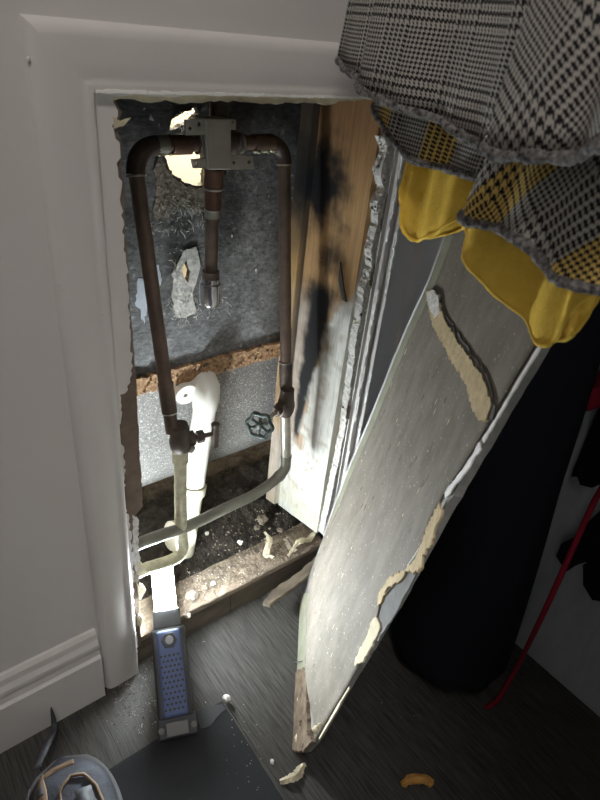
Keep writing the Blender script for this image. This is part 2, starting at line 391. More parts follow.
# top of the hole
top_edge = [(112,101),(130,99),(150,103),(165,100),(180,104),(198,103),(210,101),(240,102),(262,104),(300,103),(330,105),(345,101),(376,99)]
e = wl(top_edge, .0)
slab('drywall_top_edge', jag([V((e[0].x,.0,HZ+.004))] + e + [V((HX1,.0,HZ-.012)), V((HX1,.0,HZ+.004))], .006, .0012, 8, keep=lambda i: i > 12), (0,.013,0), 'tan_pale', wall)
e = wl([(112,97),(135,95),(165,97),(200,95),(250,97),(300,96),(350,97),(377,96)], -.001)
slab('painted_top_edge', jag([V((e[0].x,-.001,HZ+.004))] + e + [V((HX1,-.001,HZ-.006)), V((HX1,-.001,HZ+.004))], .008, .0009, 9, keep=lambda i: i > 7), (0,.0012,0), 'trim', wall)
# far side of the hole: crumbling gypsum edge
ge = [(384,138),(387,150),(381,172),(384,190),(377,205),(378,225),(371,250),(372,268),(364,290),(361,315),(357,335),(352,375),(348,405),(345,430),(338,465),(330,502),(323,535)]
e = wl(ge, .002)
lp = e + [V((HX1+.004,.002,e[-1].z)), V((HX1+.004,.002,e[0].z))]
ng = len(ge)
gl = jag(lp, .0045, .0016, 21, keep=lambda i: i >= ng-1)
slab('gypsum_edge', gl, (0,.017,0), 'plaster', wall)
rnd = random.Random(5)
for k in range(270):
    i = int(15*rnd.random()**1.5); p = e[i].lerp(e[i+1], rnd.random())
    lump('gypsum_crumb', p + V((rnd.uniform(-.001,.004), rnd.uniform(0,.012), 0)), rnd.uniform(.0009,.0030)*(1 if i < 10 else .6), rnd.choice(['plaster','chunk','chunk','chunk','dark_tear','tan_pale']), wall, k, 1, .9, .6, False)
for k, pts in enumerate(([(391,182),(397,195),(394,225),(384,240),(380,225),(386,200)], [(374,262),(379,275),(374,295),(369,285)], [(348,405),(353,408),(351,420),(346,418)])):
    slab('exposed_core', jag(wl(pts, .0005), .005, .001, 40+k), (0,.002,0), 'board_scar', wall)

# ================================================================== INSIDE THE WALL
YB = .172
# --- backing board with its two broken holes
def bcol(x, z):
    n1 = fbm(x, z, 1, 7); n2 = fbm(x, z, 5, 22); n3 = fbm(x, z, 9, 60)
    g = .235 + .06*n1 + .03*n2 + .02*n3
    soot = smoothstep(.69, .78, z+.04*n1+.02*n2) * .88
    soot = max(soot, smoothstep(.07, .02, math.hypot((x-.455)*1.3, (z-.66)*.7)+.012*n2)*.75)
    soot = max(soot, smoothstep(.05, .015, math.hypot((x-.395)*1.2, (z-.615)*.55)+.015*n2)*.6)
    soot = max(soot, smoothstep(.045, .0, abs(x-.575)+.012*n1)*.45)
    soot = max(soot, smoothstep(.06,.0, math.hypot(x-.31, z-.66)+.02*n2)*.5)
    pale = smoothstep(.12, .55, n1+.5*n2)*.5
    g = g*(1-soot) + .014*soot + pale*.08*(1-soot)
    if n3 > .55 and n2 > .0: g += .10
    return (g, g*1.03, g*1.04)
board = thing('backing_board', (.45, YB, .41), 'sooty dark grey fibre board behind the copper pipes with broken holes', 'board')
hole1 = jag(wl([(163,150),(168,165),(175,176),(185,183),(196,186),(205,184),(206,150),(195,143),(180,141)], YB), .006, .0016, 31)
hole2 = jag(wl([(187,260),(191,272),(189,283),(184,277),(181,269)], YB), .004, .001, 32)
hole3 = jag(wl([(172,119),(181,114),(196,107),(200,113),(192,121),(186,125),(170,131)], YB), .005, .002, 33)
# fine cells so the soot can be coloured cell by cell: cells are cut round the holes
def inside(p, loop):
    c = False; n = len(loop)
    for i in range(n):
        a, b = loop[i], loop[(i+1)%n]
        if (a.z > p[1]) != (b.z > p[1]) and p[0] < (b.x-a.x)*(p[1]-a.z)/(b.z-a.z)+a.x: c = not c
    return c
def cell_board(x0, x1, z0, z1, y, th, step, holes, colf):
    bm = bmesh.new(); nx, nz = int((x1-x0)/step), int((z1-z0)/step); g = {}
    for i in range(nx+1):
        for j in range(nz+1):
            g[i,j] = bm.verts.new((x0+(x1-x0)*i/nx, y+.0008*noise.noise(V((i*.11,j*.11,2))), z0+(z1-z0)*j/nz))
    for v in g.values():                      # pull the cell corners onto the torn outline
        best = None
        for h in holes:
            if not (min(p.x for p in h)-.01 < v.co.x < max(p.x for p in h)+.01 and min(p.z for p in h)-.01 < v.co.z < max(p.z for p in h)+.01): continue
            for q in range(len(h)):
                a, b = h[q], h[(q+1)%len(h)]; ex, ez = b.x-a.x, b.z-a.z
                t = max(0, min(1, ((v.co.x-a.x)*ex+(v.co.z-a.z)*ez)/max(1e-12, ex*ex+ez*ez)))
                d = math.hypot(a.x+ex*t-v.co.x, a.z+ez*t-v.co.z)
                if best is None or d < best[0]: best = (d, a.x+ex*t, a.z+ez*t)
        if best and best[0] < step*.6: v.co.x, v.co.z = best[1], best[2]
    for i in range(nx):
        for j in range(nz):
            c4 = [g[i,j].co, g[i+1,j].co, g[i+1,j+1].co, g[i,j+1].co]; c = (sum(p.x for p in c4)/4, sum(p.z for p in c4)/4)
            if any(inside(c, h) for h in holes): continue
            bm.faces.new((g[i,j], g[i+1,j], g[i+1,j+1], g[i,j+1]))
    r = bmesh.ops.extrude_face_region(bm, geom=list(bm.faces))
    for v in [q for q in r['geom'] if isinstance(q, bmesh.types.BMVert)]: v.co.y += th
    bmesh.ops.delete(bm, geom=[v for v in bm.verts if not v.link_faces], context='VERTS')
    bmesh.ops.recalc_face_normals(bm, faces=bm.faces)
    me = bpy.data.meshes.new('board_face'); bm.to_mesh(me); bm.free()
    a = me.color_attributes.new('Col', 'FLOAT_COLOR', 'POINT')
    for i, v in enumerate(me.vertices): a.data[i].color = (*colf(v.co.x, v.co.z), 1)
    me.materials.append(M['board']); o = bpy.data.objects.new('board_face', me); C.objects.link(o); attach(o, board); return o
cell_board(.20, .70, .424, .96, YB, .012, .0026, (hole1, hole2, hole3), bcol)
# torn layers and smears on it
def patch(name, pts, m, th, seed, amp=.002, step=.005, y=YB, holes=()):
    return slab(name, jag(wl(pts, y-th), step, amp, seed), (0, th+.0005, 0), m, board, holes)
patch('scraped_patch', [(160,152),(166,168),(176,180),(188,187),(204,188),(206,205),(196,214),(184,206),(172,212),(158,222),(153,210),(156,188),(154,170)], 'board_scar', .0018, 51)
patch('torn_fibre', [(183,252),(196,247),(200,262),(197,280),(193,296),(196,312),(186,318),(176,316),(172,296),(173,272)], 'fibre', .0022, 52, holes=[hole2_ for hole2_ in [jag(wl([(187,260),(191,272),(189,283),(184,277),(181,269)], YB-.0022), .004, .001, 32)]])
patch('paint_smear', [(152,262),(159,265),(162,280),(156,292),(152,280)], 'smear', .0008, 53)
patch('paint_smear', [(138,278),(147,282),(149,300),(144,325),(141,312),(135,303)], 'smear', .0008, 54)
rnd = random.Random(12)
def shreds(n, cx, cy, rx, ry, seed, m='fibre'):
    r = random.Random(seed); g = []
    for k in range(n):
        a = r.uniform(0, 2*PI); q = math.sqrt(r.random())
        p = W(cx+rx*q*math.cos(a), cy+ry*q*math.sin(a), YB-.001); d = V((r.uniform(-1,1), r.uniform(-.6,0), r.uniform(-1.6,.6)))*r.uniform(.003,.009)
        mid = p+d*.5+V((r.uniform(-.002,.002), -.002, 0))
        g.append(tubeg([p, mid, p+d], [.0005,.0004,.0002], 4))
    o = obj('torn_fibres', *merge(*g), m, board); o['kind'] = 'stuff'
shreds(60, 180, 205, 20, 10, 1); shreds(45, 175, 225, 28, 8, 2); shreds(70, 182, 305, 16, 20, 3); shreds(40, 208, 305, 22, 12, 4); shreds(45, 186, 120, 16, 9, 5); shreds(35, 205, 218, 8, 14, 6); shreds(25, 175, 262, 8, 20, 7)
for k, (x, y) in enumerate(((257,197),(269,196),(247,214),(242,320),(247,275),(256,270),(262,230),(232,236))):
    lump('pock_mark', W(x, y, YB-.0005), (.0016,.0008,.003), 'fibre' if k % 2 else 'dark_tear', board, k, 1, lift=False)
# rough chipboard strip along its lower edge
bot = slab('chipboard_edge', jag([V((.215, YB-.008, .424)), V((.60, YB-.008, .424)), V((.60, YB-.008, .396)), V((.215, YB-.008, .396))], .006, .0022, 61), (0, .030, 0), 'particle', board)
for k in range(60):
    x = rnd.uniform(.28, .585); lump('wood_chip', V((x, YB-.009, rnd.uniform(.398,.423))), (rnd.uniform(.002,.006), .0018, rnd.uniform(.0012,.003)), rnd.choice(['particle','particle','tan_paper','dark_brown_rot']), bot, k, 1, lift=False)
g = []
for k in range(150):
    x = .30 + .285*k/150; h = rnd.uniform(.001,.005); g.append(tubeg([V((x, YB-.002, .4235)), V((x+rnd.uniform(-.002,.002), YB-.0035, .4235+h))], [.0007,.0003], 4))
o = obj('frayed_edge', *merge(*g), 'dark_tear', board); o['kind'] = 'stuff'

# --- bathroom seen through the broken hole
struct(box('wall_bathroom', (-.2, .46, 0), (1.2, .50, 2.4), 'bathroom'), 'cream lit bathroom wall seen through the broken hole', 'wall')
for nm, lo, hi in (('left',(-.2,.19,0),(-.16,.46,2.4)), ('right',(1.16,.19,0),(1.2,.46,2.4)), ('upper',(-.16,.20,.96),(.70,.215,2.36)), ('far',(.70,.20,.45),(1.16,.215,2.36)), ('near',(-.16,.20,.45),(.20,.215,.96)), ('top',(-.16,.20,2.36),(1.16,.46,2.4))):  # unseen boxes added to stop the bathroom lamp leaking into the cavity
    struct(box('wall_light_seal_'+nm, lo, hi, 'bathroom'), 'added unseen wall boxing in the bathroom lamp behind the fibre board', 'wall')
# --- outside of the bathtub
tv, tf = [], []; TN = 24; prof = []
for k in range(TN+1):
    t = k/TN
    if t < .45: prof.append((YB+.021+.004*t, .445-(.445-.235)*t/.45))
    else:
        a = (t-.45)/.55*PI*.48; prof.append((YB+.023+.11*(1-math.cos(a)), .235-.11*math.sin(a)))
for x in (-.155, 1.155):
    for (y, z) in prof: tv.append(V((x, y, z)))
tv2 = [p+V((0,.006,.002)) for p in tv]; n1 = TN+1
tf = [(k, k+1, n1+k+1, n1+k) for k in range(TN)]
tf2 = [tuple(i+2*n1 for i in f) for f in tf]
rim = [(0, n1, 3*n1, 2*n1), (TN, n1+TN, 3*n1+TN, 2*n1+TN)] + [(k, k+1, 2*n1+k+1, 2*n1+k) for k in range(TN)] + [(n1+k, n1+k+1, 3*n1+k+1, 3*n1+k) for k in range(TN)]
tub = obj('bathtub', tv+tv2, tf+tf2+rim, 'tub', None, True); shade(tub)
tag(tub, 'speckled grey outside of a bathtub below the fibre board', 'bathtub')
# --- dirt bed under the tub
gv, gf = [], []; nx, ny = 60, 40
for i in range(nx+1):
    for j in range(ny+1):
        x = .10 + .65*i/nx; y = .074 + .38*j/ny
        z = .030 + .022*smoothstep(.05,.2,y) + .012*fbm(x, y, 3, 14) + .006*fbm(x, y, 7, 45)
        gv.append(V((x, y, max(z, .012))))
for i in range(nx):
    for j in range(ny): gf.append((i*(ny+1)+j, (i+1)*(ny+1)+j, (i+1)*(ny+1)+j+1, i*(ny+1)+j+1))
k = len(gv); gv += [V((.10,.074,-.01)), V((.75,.074,-.01)), V((.75,.454,-.01)), V((.10,.454,-.01))]
gf += [(k,k+1,k+2,k+3), tuple([k,]+[i*(ny+1) for i in range(nx+1)]+[k+1]), tuple([k+3]+[i*(ny+1)+ny for i in range(nx+1)]+[k+2]), tuple([k]+list(range(ny+1))+[k+3]), tuple([k+1]+[nx*(ny+1)+j for j in range(ny+1)]+[k+2])]
o = obj('dirt_bed', gv, gf, 'dirt', None, False); tag(o, 'loose brown dirt and rubble on the ground under the bathtub', 'dirt', kind='stuff')

# --- right-hand stud
XS = .586
def scol(y, z):
    n1 = fbm(y, z, 2, 9); n2 = fbm(y, z, 6, 30); gr = noise.noise(V((y*150, z*5, 1)))
    c = V((.56,.345,.16)) * (1 + .25*gr + .14*n1)
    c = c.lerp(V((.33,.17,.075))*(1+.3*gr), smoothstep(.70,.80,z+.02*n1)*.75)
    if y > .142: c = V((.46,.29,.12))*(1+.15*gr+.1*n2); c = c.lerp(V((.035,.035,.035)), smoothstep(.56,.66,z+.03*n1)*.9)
    # scorched places
    b1 = smoothstep(.075, .020, math.hypot((y-.118)*.85, (z-.70)*.85)+.020*n2)
    b2 = smoothstep(.034, .006, math.hypot((y-.078)*1.0, (z-.608)*.8)+.012*n2)*.85
    b3 = smoothstep(.050, .012, math.hypot((y-.085)*.8, (z-.535)*1.3)+.014*n2)
    cy = .086 + .020*smoothstep(.52,.26,z); wd = .010+.020*smoothstep(.25,.52,z)
    b4 = smoothstep(wd*1.25, wd*.55, abs(y-cy)+.005*n2) * smoothstep(.575,.535,z) * smoothstep(.225,.27,z)
    b5 = smoothstep(.006,.002,abs(y-.1385)) * smoothstep(.30,.40,z) * .85
    b = max(b1,b2,b3,b4,b5)
    # grey dust between the streak and the back corner
    gd = smoothstep(cy, cy+.01, y) * smoothstep(.56,.50,z+.02*n1) * (.8 if y < .142 else .25)
    c = c.lerp(V((.42,.39,.35))*(1+.35*n2), gd)
    # white filler over the lower part
    ed = cy - wd*.75
    wv = smoothstep(.006,-.010, y-ed+.010*n2) * smoothstep(.566,.535, z+.016*n1+.010*n2+(y-.03)*.9)
    wv = max(wv, smoothstep(.275,.225, z+.02*n1) * (.95 if y < .142 else .6))
    whit = V((.76,.76,.70)) * (1-.22*abs(n2)-.10*abs(n1))
    if n2 > .28: whit = whit.lerp(V((.42,.36,.26)), min(1,(n2-.28)*3)*.5)
    whit = whit.lerp(V((.50,.48,.26)), .35*smoothstep(.16,.11,z+.02*n1)*smoothstep(.0,.5,.5+n2))
    edge = smoothstep(.2,.5,wv)*smoothstep(.95,.6,wv)
    c = c.lerp(V((.012,.012,.014)), b)
    c = c*(1-wv) + whit*wv
    c = c*(1-edge*.35) + V((.30,.22,.18))*edge*.35
    return tuple(max(0,q) for q in c)
sv, sf, scs = [], [], []; ny, nz = 62, 330
for i in range(ny+1):
    for j in range(nz+1):
        y = .016 + (YB-.002-.016)*i/ny; z0 = .092 - .030*(y/.16); z = z0 + (1.02-z0)*j/nz
        dx = 0 if y < .139 else -.006
        if abs(y-.139) < .002: dx = .004
        sv.append(V((XS+dx+.0006*noise.noise(V((y*60,z*30,0))), y, z))); scs.append(scol(y, z))
for i in range(ny):
    for j in range(nz): sf.append((i*(nz+1)+j, (i+1)*(nz+1)+j, (i+1)*(nz+1)+j+1, i*(nz+1)+j+1))
k = len(sv); J = nz+1
for (i, j) in ((0,0),(ny,0),(ny,nz),(0,nz)):
    p = sv[i*J+j]; sv.append(V((XS+.040, p.y, p.z))); scs.append((.45,.30,.16))
sf += [(k,k+1,k+2,k+3), tuple([k]+[i*J for i in range(ny+1)]+[k+1]), tuple([k+3]+[i*J+nz for i in range(ny+1)]+[k+2]), tuple([k]+list(range(J))+[k+3]), tuple([k+1]+[ny*J+j for j in range(J)]+[k+2])]
stud = thing('wall_stud', (XS+.02, .09, .09), 'scorched wooden stud smeared with white filler on the right of the hole', 'stud')
obj('timber', sv, sf, 'stud', stud, False, scs)
slab('splinter', [S(340,262,XS-.002), S(343,285,XS-.002), S(346,302,XS-.002), S(342,300,XS-.002), S(338,280,XS-.002)], (.003,0,0), 'dark_tear', stud)
for (x,y) in ((323,252),(327,256),(321,258),(318,285)): lump('nail_hole', S(x,y,XS-.0004), (.0008,.0018,.0018), 'dark_tear', stud, 2, 1, lift=False)
for k,(x,y) in enumerate(((308,463),(312,468),(316,462),(306,470))): lump('filler_drip', S(x,y,XS-.001), (.001,.004,.0022), 'tan_pale', stud, k, 1, lift=False)
# blocking under the stud, on the left far side too
ls = box('wall_stud', (.150, .016, .06), (.188, YB-.003, 1.02), 'plate_side'); tag(ls, 'hidden wooden stud behind the near moulding of the hole', 'stud')

# --- sole plate: a dirty plank lying across the bottom of the hole
sp = thing('sole_plate', (.44, .04, 0), 'dirt-covered wooden plank lying across the bottom of the hole', 'plank')
gv, gf = [], []; nx, ny = 90, 20; X0, X1, Y0, Y1 = .190, .606, .008, .072
for i in range(nx+1):
    for j in range(ny+1):
        x = X0+(X1-X0)*i/nx; y = Y0+(Y1-Y0)*j/ny
        z = .0635 + .004*fbm(x, y, 4, 30)*(1 if 0 < j < ny else .4) + .002*fbm(x,y,8,90)
        if j == 0: y += .0022*noise.noise(V((x*60,0,0)))
        gv.append(V((x, y, z)))
for i in range(nx):
    for j in range(ny): gf.append((i*(ny+1)+j, (i+1)*(ny+1)+j, (i+1)*(ny+1)+j+1, i*(ny+1)+j+1))
k = len(gv); gv += [V((X0,Y0,.052)), V((X1,Y0,.052)), V((X1,Y1,.052)), V((X0,Y1,.052))]
gf += [(k,k+1,k+2,k+3), tuple([k]+[i*(ny+1) for i in range(nx+1)]+[k+1]), tuple([k+3]+[i*(ny+1)+ny for i in range(nx+1)]+[k+2]), tuple([k]+list(range(ny+1))+[k+3]), tuple([k+1]+[nx*(ny+1)+j for j in range(ny+1)]+[k+2])]
obj('top_board', gv, gf, 'plate_wood', sp)
for a, b in ((.190,.395),(.397,.606)):
    obj('front_timber', *merge(boxg((a, .011, .0), (b, .066, .051))), 'plate_side', sp)

# splintered stick in front of it
st = slab('broken_lath', jag([F(263,602,.045), F(272,590,.045), F(300,571,.045), F(316,556,.045), F(319,562,.045), F(305,578,.045), F(284,594,.045), F(270,604,.045)], .008, .0015, 71), (0,0,-.010), 'plate_wood')
st.modifiers.new('b','BEVEL').width = .001
tag(st, 'pale splintered wooden stick leaning on the dirty plank', 'stick')

# rubble: lumps that can be told apart
lumps = [((192,597),.0105,'stone',.6,'largest tan mortar lump on the dirty plank beside the lamp'),((205,588),.0045,'stone',.7,'small lump behind the largest mortar lump on the plank'),
 ((213,584),.004,'chunk',.6,'tiny pale lump at the middle front of the plank'),((228,578),.005,'stone',.4,'flat pale flake at the middle of the plank'),
 ((240,543),.005,'chunk',.6,'small white crumb near the back of the plank'),((207,533),.004,'chunk',.7,'small white crumb behind the plank near the drain'),
 ((262,520),.011,'stone',.6,'grey rubble lump on the dirt below the long pipe'),((257,528),.006,'stone',.6,'small rubble lump beside the grey rubble lump'),
 ((290,540),.008,'stone',.5,'brown lump near the stud foot on the plank'),((188,617),.0045,'stone',.8,'small grey pebble at the front corner of the plank'),
 ((280,530),.006,'stone',.6,'brown pebble between the rubble lump and the stud')]
for k, ((x,y),r,m,fl,lab) in enumerate(lumps):
    back = y < 535 and x < 290
    p = F(x, y, .055 if back else .067)
    if k == 9: p = F(x,y,.066)
    o = lump('mortar_lump', p-V((0,0,.004 if back else .001)), r, m, None, 20+k, 2, fl, .55); tag(o, lab, 'rubble', 'rubble in the bottom of the hole')
# torn paper curls on the plank
def curl(name, pts, z, m, th=.0012, lift=.010, seed=1, label='', cat='scrap'):
    c = [F(x,y,z) for x,y in pts]; n = len(c); rnd = random.Random(seed); vs_, fs = [], []
    path = curve(c, 5); N = len(path)
    for i, p in enumerate(path):
        t = i/(N-1); d = (path[min(i+1,N-1)]-path[max(i-1,0)]); d.z = 0; d.normalize(); s = V((-d.y, d.x, 0)); wd = .0045*(.35+math.sin(PI*min(max(t,.06),.94)))*rnd.uniform(.8,1.2)
        h = lift*abs(math.sin(PI*t*1.5))
        for q in (-1, 0, 1):
            vs_.append(p+s*wd*q+V((0,0,h+(.003 if q == 0 else rnd.uniform(-.001,.002)))))
    for i in range(N-1):
        for q in range(2): fs.append((i*3+q, i*3+q+1, (i+1)*3+q+1, (i+1)*3+q))
    o = obj(name, vs_, fs, m); md = o.modifiers.new('s', 'SOLIDIFY'); md.thickness = th; md.offset = 1
    return tag(o, label, cat)
curl('paper_scrap', [(265,533),(269,545),(266,556),(273,562)], .068, 'tan_pale', seed=3, label='curled tan paper scrap standing on the middle of the plank')
curl('paper_scrap', [(288,556),(298,546),(309,540),(316,534)], .068, 'tan_pale', seed=4, label='curled tan paper scrap beside the stud foot')
curl('paper_scrap', [(284,540),(290,550),(297,555)], .068, 'stone', seed=5, label='brown curled flake between the two tan scraps on the plank')
# fine crumbs nobody could count
def crumbs(name, spots, m, label, seed):
    r = random.Random(seed); g = []
    for p, s in spots:
        q = [p+V((r.uniform(-1,1)*s, r.uniform(-1,1)*s, 0)) for _ in range(3)] + [p+V((0,0,s*r.uniform(.5,1.2)))]
        g.append((q, [(0,1,2),(0,1,3),(1,2,3),(2,0,3)]))
    o = obj(name, *merge(*g), m); tag(o, label, 'crumbs', kind='stuff')
r = random.Random(8)
crumbs('plank_crumbs', [(V((r.uniform(.30,.60), r.uniform(.010,.070), .065+r.uniform(-.001,.002))), r.uniform(.0008,.0028)) for _ in range(420)], 'stone', 'fine brown crumbs strewn over the dirty plank', 1)
crumbs('pale_crumbs', [(V((r.uniform(.30,.60), r.uniform(.010,.070), .065+r.uniform(-.001,.002))), r.uniform(.0006,.0018)) for _ in range(110)], 'chunk', 'fine white crumbs strewn over the dirty plank', 2)
crumbs('rubble_grit', [(V((r.uniform(.30,.60), r.uniform(.08,.20), .052+r.uniform(-.006,.006))), r.uniform(.001,.004)) for _ in range(260)], 'stone', 'grit scattered over the dirt behind the plank', 3)

# ================================================================== PLUMBING
pw = thing('copper_pipework', (.41, .10, .20), 'aged copper shower pipework with mixing valve and two stop valves in the hole', 'pipes')
def lin(a, b, t): return V(a).lerp(V(b), t)
LT, LB = V((.3035, .12, .757)), V((.3035, .036, .412)); RT, RB = V((.517, .12, .756)), V((.517, .0605, .375))
RP = .0088
def arc_elbow(a, c, b, rad, n=10):
    """rounded corner at c between directions to a and b"""
    a, b, c = V(a), V(b), V(c); da, db = (a-c).normalized(), (b-c).normalized()
    p0, p1 = c+da*rad, c+db*rad
    return [ (p0*(1-t)**2 + c*2*t*(1-t)*.86 + (p0+p1)/2*2*t*(1-t)*.14 + p1*t*t) for t in [i/n for i in range(n+1)] ]
VC = W(220, 143, .118)          # centre of the mixing valve
# risers
def ring(name, p, ax, r, h, m, parent=pw, n=20): return tube(name, [V(p)-V(ax).normalized()*h/2, V(p)+V(ax).normalized()*h/2], r, m, parent, n)
ld = (LB-LT).normalized(); rd = (RB-RT).normalized()
tube('pipe', [LT+ld*.03, LB], RP*1.03, 'copper', pw)
tube('elbow', arc_elbow(LT+V((.04,0,0)), LT+V((.0,0,.0)), LT+ld*.04, .030), .0112, 'copper_dk', pw)
ring('solder_joint', LT+ld*.0315, ld, .0116, .0022, 'solder')
tube('pipe', [LT+V((.028,0,0)), VC+V((-.018,0,0))], RP, 'copper', pw)
ring('coupling', LT+V((.060,0,0)), (1,0,0), .0115, .026, 'copper_red'); ring('coupling', LT+V((.036,0,0)), (1,0,0), .0112, .014, 'pewter')
tube('pipe', [RT+rd*.025, RB], RP, 'copper', pw)
tube('elbow', arc_elbow(RT+V((-.04,0,0)), RT, RT+rd*.04, .026), .0104, 'copper_dk', pw)
ring('solder_joint', RT+rd*.0275, rd, .0108, .0022, 'solder')
tube('pipe', [RT+V((-.024,0,0)), VC+V((.018,0,0))], RP, 'copper', pw)
ring('coupling', RT+V((-.035,0,0)), (1,0,0), .0112, .030, 'copper')
for k in range(5): lump('solder_drip', RT+V((-.022-.007*k, -.006, -.009-.001*(k%2))), (.005,.003,.0022), 'verdigris', pw, k, 1, lift=False)
for k in range(3): lump('solder_drip', LT+V((.030+.007*k, -.006, -.009)), (.004,.003,.002), 'verdigris', pw, 9+k, 1, lift=False)
# couplings further down the risers
for t, L_ in ((.80,.042),): 
    ring('coupling', lin(LT,LB,t+.06), ld, .0104, L_, 'copper'); ring('solder_joint', lin(LT,LB,t+.06)+ld*L_*.5, ld, .0106, .0016, 'solder')
ring('coupling', lin(RT,RB,.87), rd, .0102, .044, 'copper_dk'); ring('solder_joint', lin(RT,RB,.87)-rd*.022, rd, .0106, .0018, 'pewter')
# mixing valve body, cover plate and its lugs
valve = obj('valve_body', *merge(tubeg([VC+V((-.021,.004,0)), VC+V((.021,.004,0))], .0155, 20), tubeg([VC+V((0,.004,-.036)), VC+V((0,.004,.05))], .0115, 16)), 'copper_dk', pw, True); shade(valve)
PY = .094
def wr(x0, y0, x1, y1, y): return [W(x0,y0,y), W(x1,y0,y), W(x1,y1,y), W(x0,y1,y)]
cover = slab('cover_plate', [W(207,118.5,PY), W(231,119,PY), W(231.5,170,PY), W(208,170,PY)], (0,.020,0), 'bracket', pw); bevel(cover, .0014)
def circ(x, y, rp, yy): 
    c = W(x, y, yy); return [c+V((math.cos(a), 0, math.sin(a)))*rp for a in [2*PI*i/12 for i in range(12)]]
def lug(pts, holes):
    slab('mounting_lug', [W(x,y,PY+.004) for x,y in pts], (0,.004,0), 'bracket', cover, [circ(x,y,rp,PY+.004) for x,y,rp in holes])
lug([(185.5,120),(207,119),(207,133),(203,135),(186,135.5)], [(190,128.5,.0020),(198.5,124,.0026)])
lug([(231,155),(253,156),(254,169),(231,170)], [(249,162.5,.0024),(233.8,162.5,.0022)])
lug([(192,160),(208,158),(208,168),(194,168.5)], [(197,164,.0016)])
lug([(230,119),(236,120),(236,130),(230,130)], [(232.5,122.5,.0012)])
for x, y in ((190,128.5),(249,162.5)): tube('lug_screw', [W(x,y,PY+.0075), W(x,y,PY+.010)], .0026, 'copper_dk', cover, 10)
tube('port_ring', [VC+V((.0235,-.004,0)), VC+V((.0285,-.004,0))], [.0125,.0122], 'dull_steel', pw, 18); ring('port_ring', VC+V((-.024,-.002,0)), (1,0,0), .0135, .005, 'verdigris')
ring('port_nut', VC+V((.031,0,0)), (1,0,0), .0118, .005, 'copper_dk', pw, 6); ring('port_nut', VC+V((-.030,0,0)), (1,0,0), .0125, .006, 'copper_dk', pw, 8)
tube('pipe', [VC+V((0,.004,.04)), VC+V((0,.012,.20))], RP, 'copper', pw)          # up to the shower head
ring('coupling', VC+V((0,.004,.056)), (0,0,1), .0115, .014, 'copper_dk')
# drop to the tub spout
DT = W(213.5, 170, .116); DB = V((DT.x-.001, .116, W(211,286,.116).z))
tube('pipe', [DT, DB], RP*.98, 'copper', pw)
ring('coupling', DT+V((0,0,-.010)), (0,0,1), .0125, .022, 'copper_red'); ring('solder_joint', DT+V((0,0,-.0225)), (0,0,1), .0128, .0022, 'solder')
ring('coupling', DT+V((0,0,-.036)), (0,0,1), .0108, .024, 'copper_red'); ring('coupling', DT+V((0,0,-.054)), (0,0,1), .0106, .010, 'pewter'); 
ring('solder_joint', DT+V((0,0,-.0492)), (0,0,1), .011, .0016, 'solder')
ch = thing_parts = tube('chrome_fitting', [DB+V((0,0,.014)), DB+V((0,0,.012)), DB+V((0,0,.006)), DB+V((0,0,.005)), DB+V((0,0,-.022)), DB+V((0,0,-.026)), DB+V((0,0,-.027))], [.010,.0128,.0130,.0152,.0156,.0140,.008], 'chrome', pw, 24)
ring('brass_collar', DB+V((0,0,.017)), (0,0,1), .0118, .010, 'copper')
# near stop valve with a T handle
VL = W(180, 441, .031)
sv1 = obj('stop_valve', *merge(tubeg([VL+V((-.001,0,.026)), VL+V((0,0,.022)), VL+V((0,0,.012)), VL, VL+V((0,0,-.010)), VL+V((0,0,-.016))], [.0118,.0125,.0128,.0150,.0138,.0115], 18),
   tubeg([VL, VL+V((.020,-.003,0))], .0088, 14), tubeg([VL+V((.010,-.0015,0)), VL+V((.020,-.003,0))], .0108, 6), tubeg([VL+V((.024,-.004,0)), VL+V((.033,-.0055,0))], .0090, 6)), 'copper_dk', pw, True); shade(sv1, 35)
tube('stem', [VL+V((.018,-.003,0)), VL+V((.050,-.0085,0))], .0034, 'copper_dk', sv1, 10)
hc = VL+V((.050,-.0085,-.002))
tube('handle', [hc+V((0,0,.020)), hc+V((0,0,.018)), hc+V((0,0,.010)), hc+V((0,0,0)), hc+V((0,0,-.012)), hc+V((0,0,-.020)), hc+V((0,0,-.021))], [.0035,.0062,.0050,.0058,.0050,.0054,.003], 'copper_dk', sv1, 12)
lump('drain_cap', VL+V((.012,-.010,-.012)), (.008,.005,.004), 'dull_steel', sv1, 3, 2, rough=.1, lift=False)
ring('solder_joint', VL+V((0,0,-.0165)), (0,0,1), .012, .004, 'verdigris')
tube('pipe', curve([LB+ld*.0, VL+V((0,0,.02))], 3), RP*1.03, 'copper', pw)
# crusted pipe below it, turning left out of the hole
P0 = VL+V((0,0,-.012)); P1 = W(181,530,.022); P2 = W(182,550,.018); P3 = W(172,560,.016); P4 = W(145,569,.015); P5 = V((.205,.0155,P4.z-.004))
tube('crusted_pipe', curve([P0, lin(P0,P1,.5), P1, P2, P3, P4, P5], 8), .0090, 'verdigris', pw, 16, wob=.035)
ring('coupling', lin(P0,P1,.10), P1-P0, .0112, .016, 'verdigris')
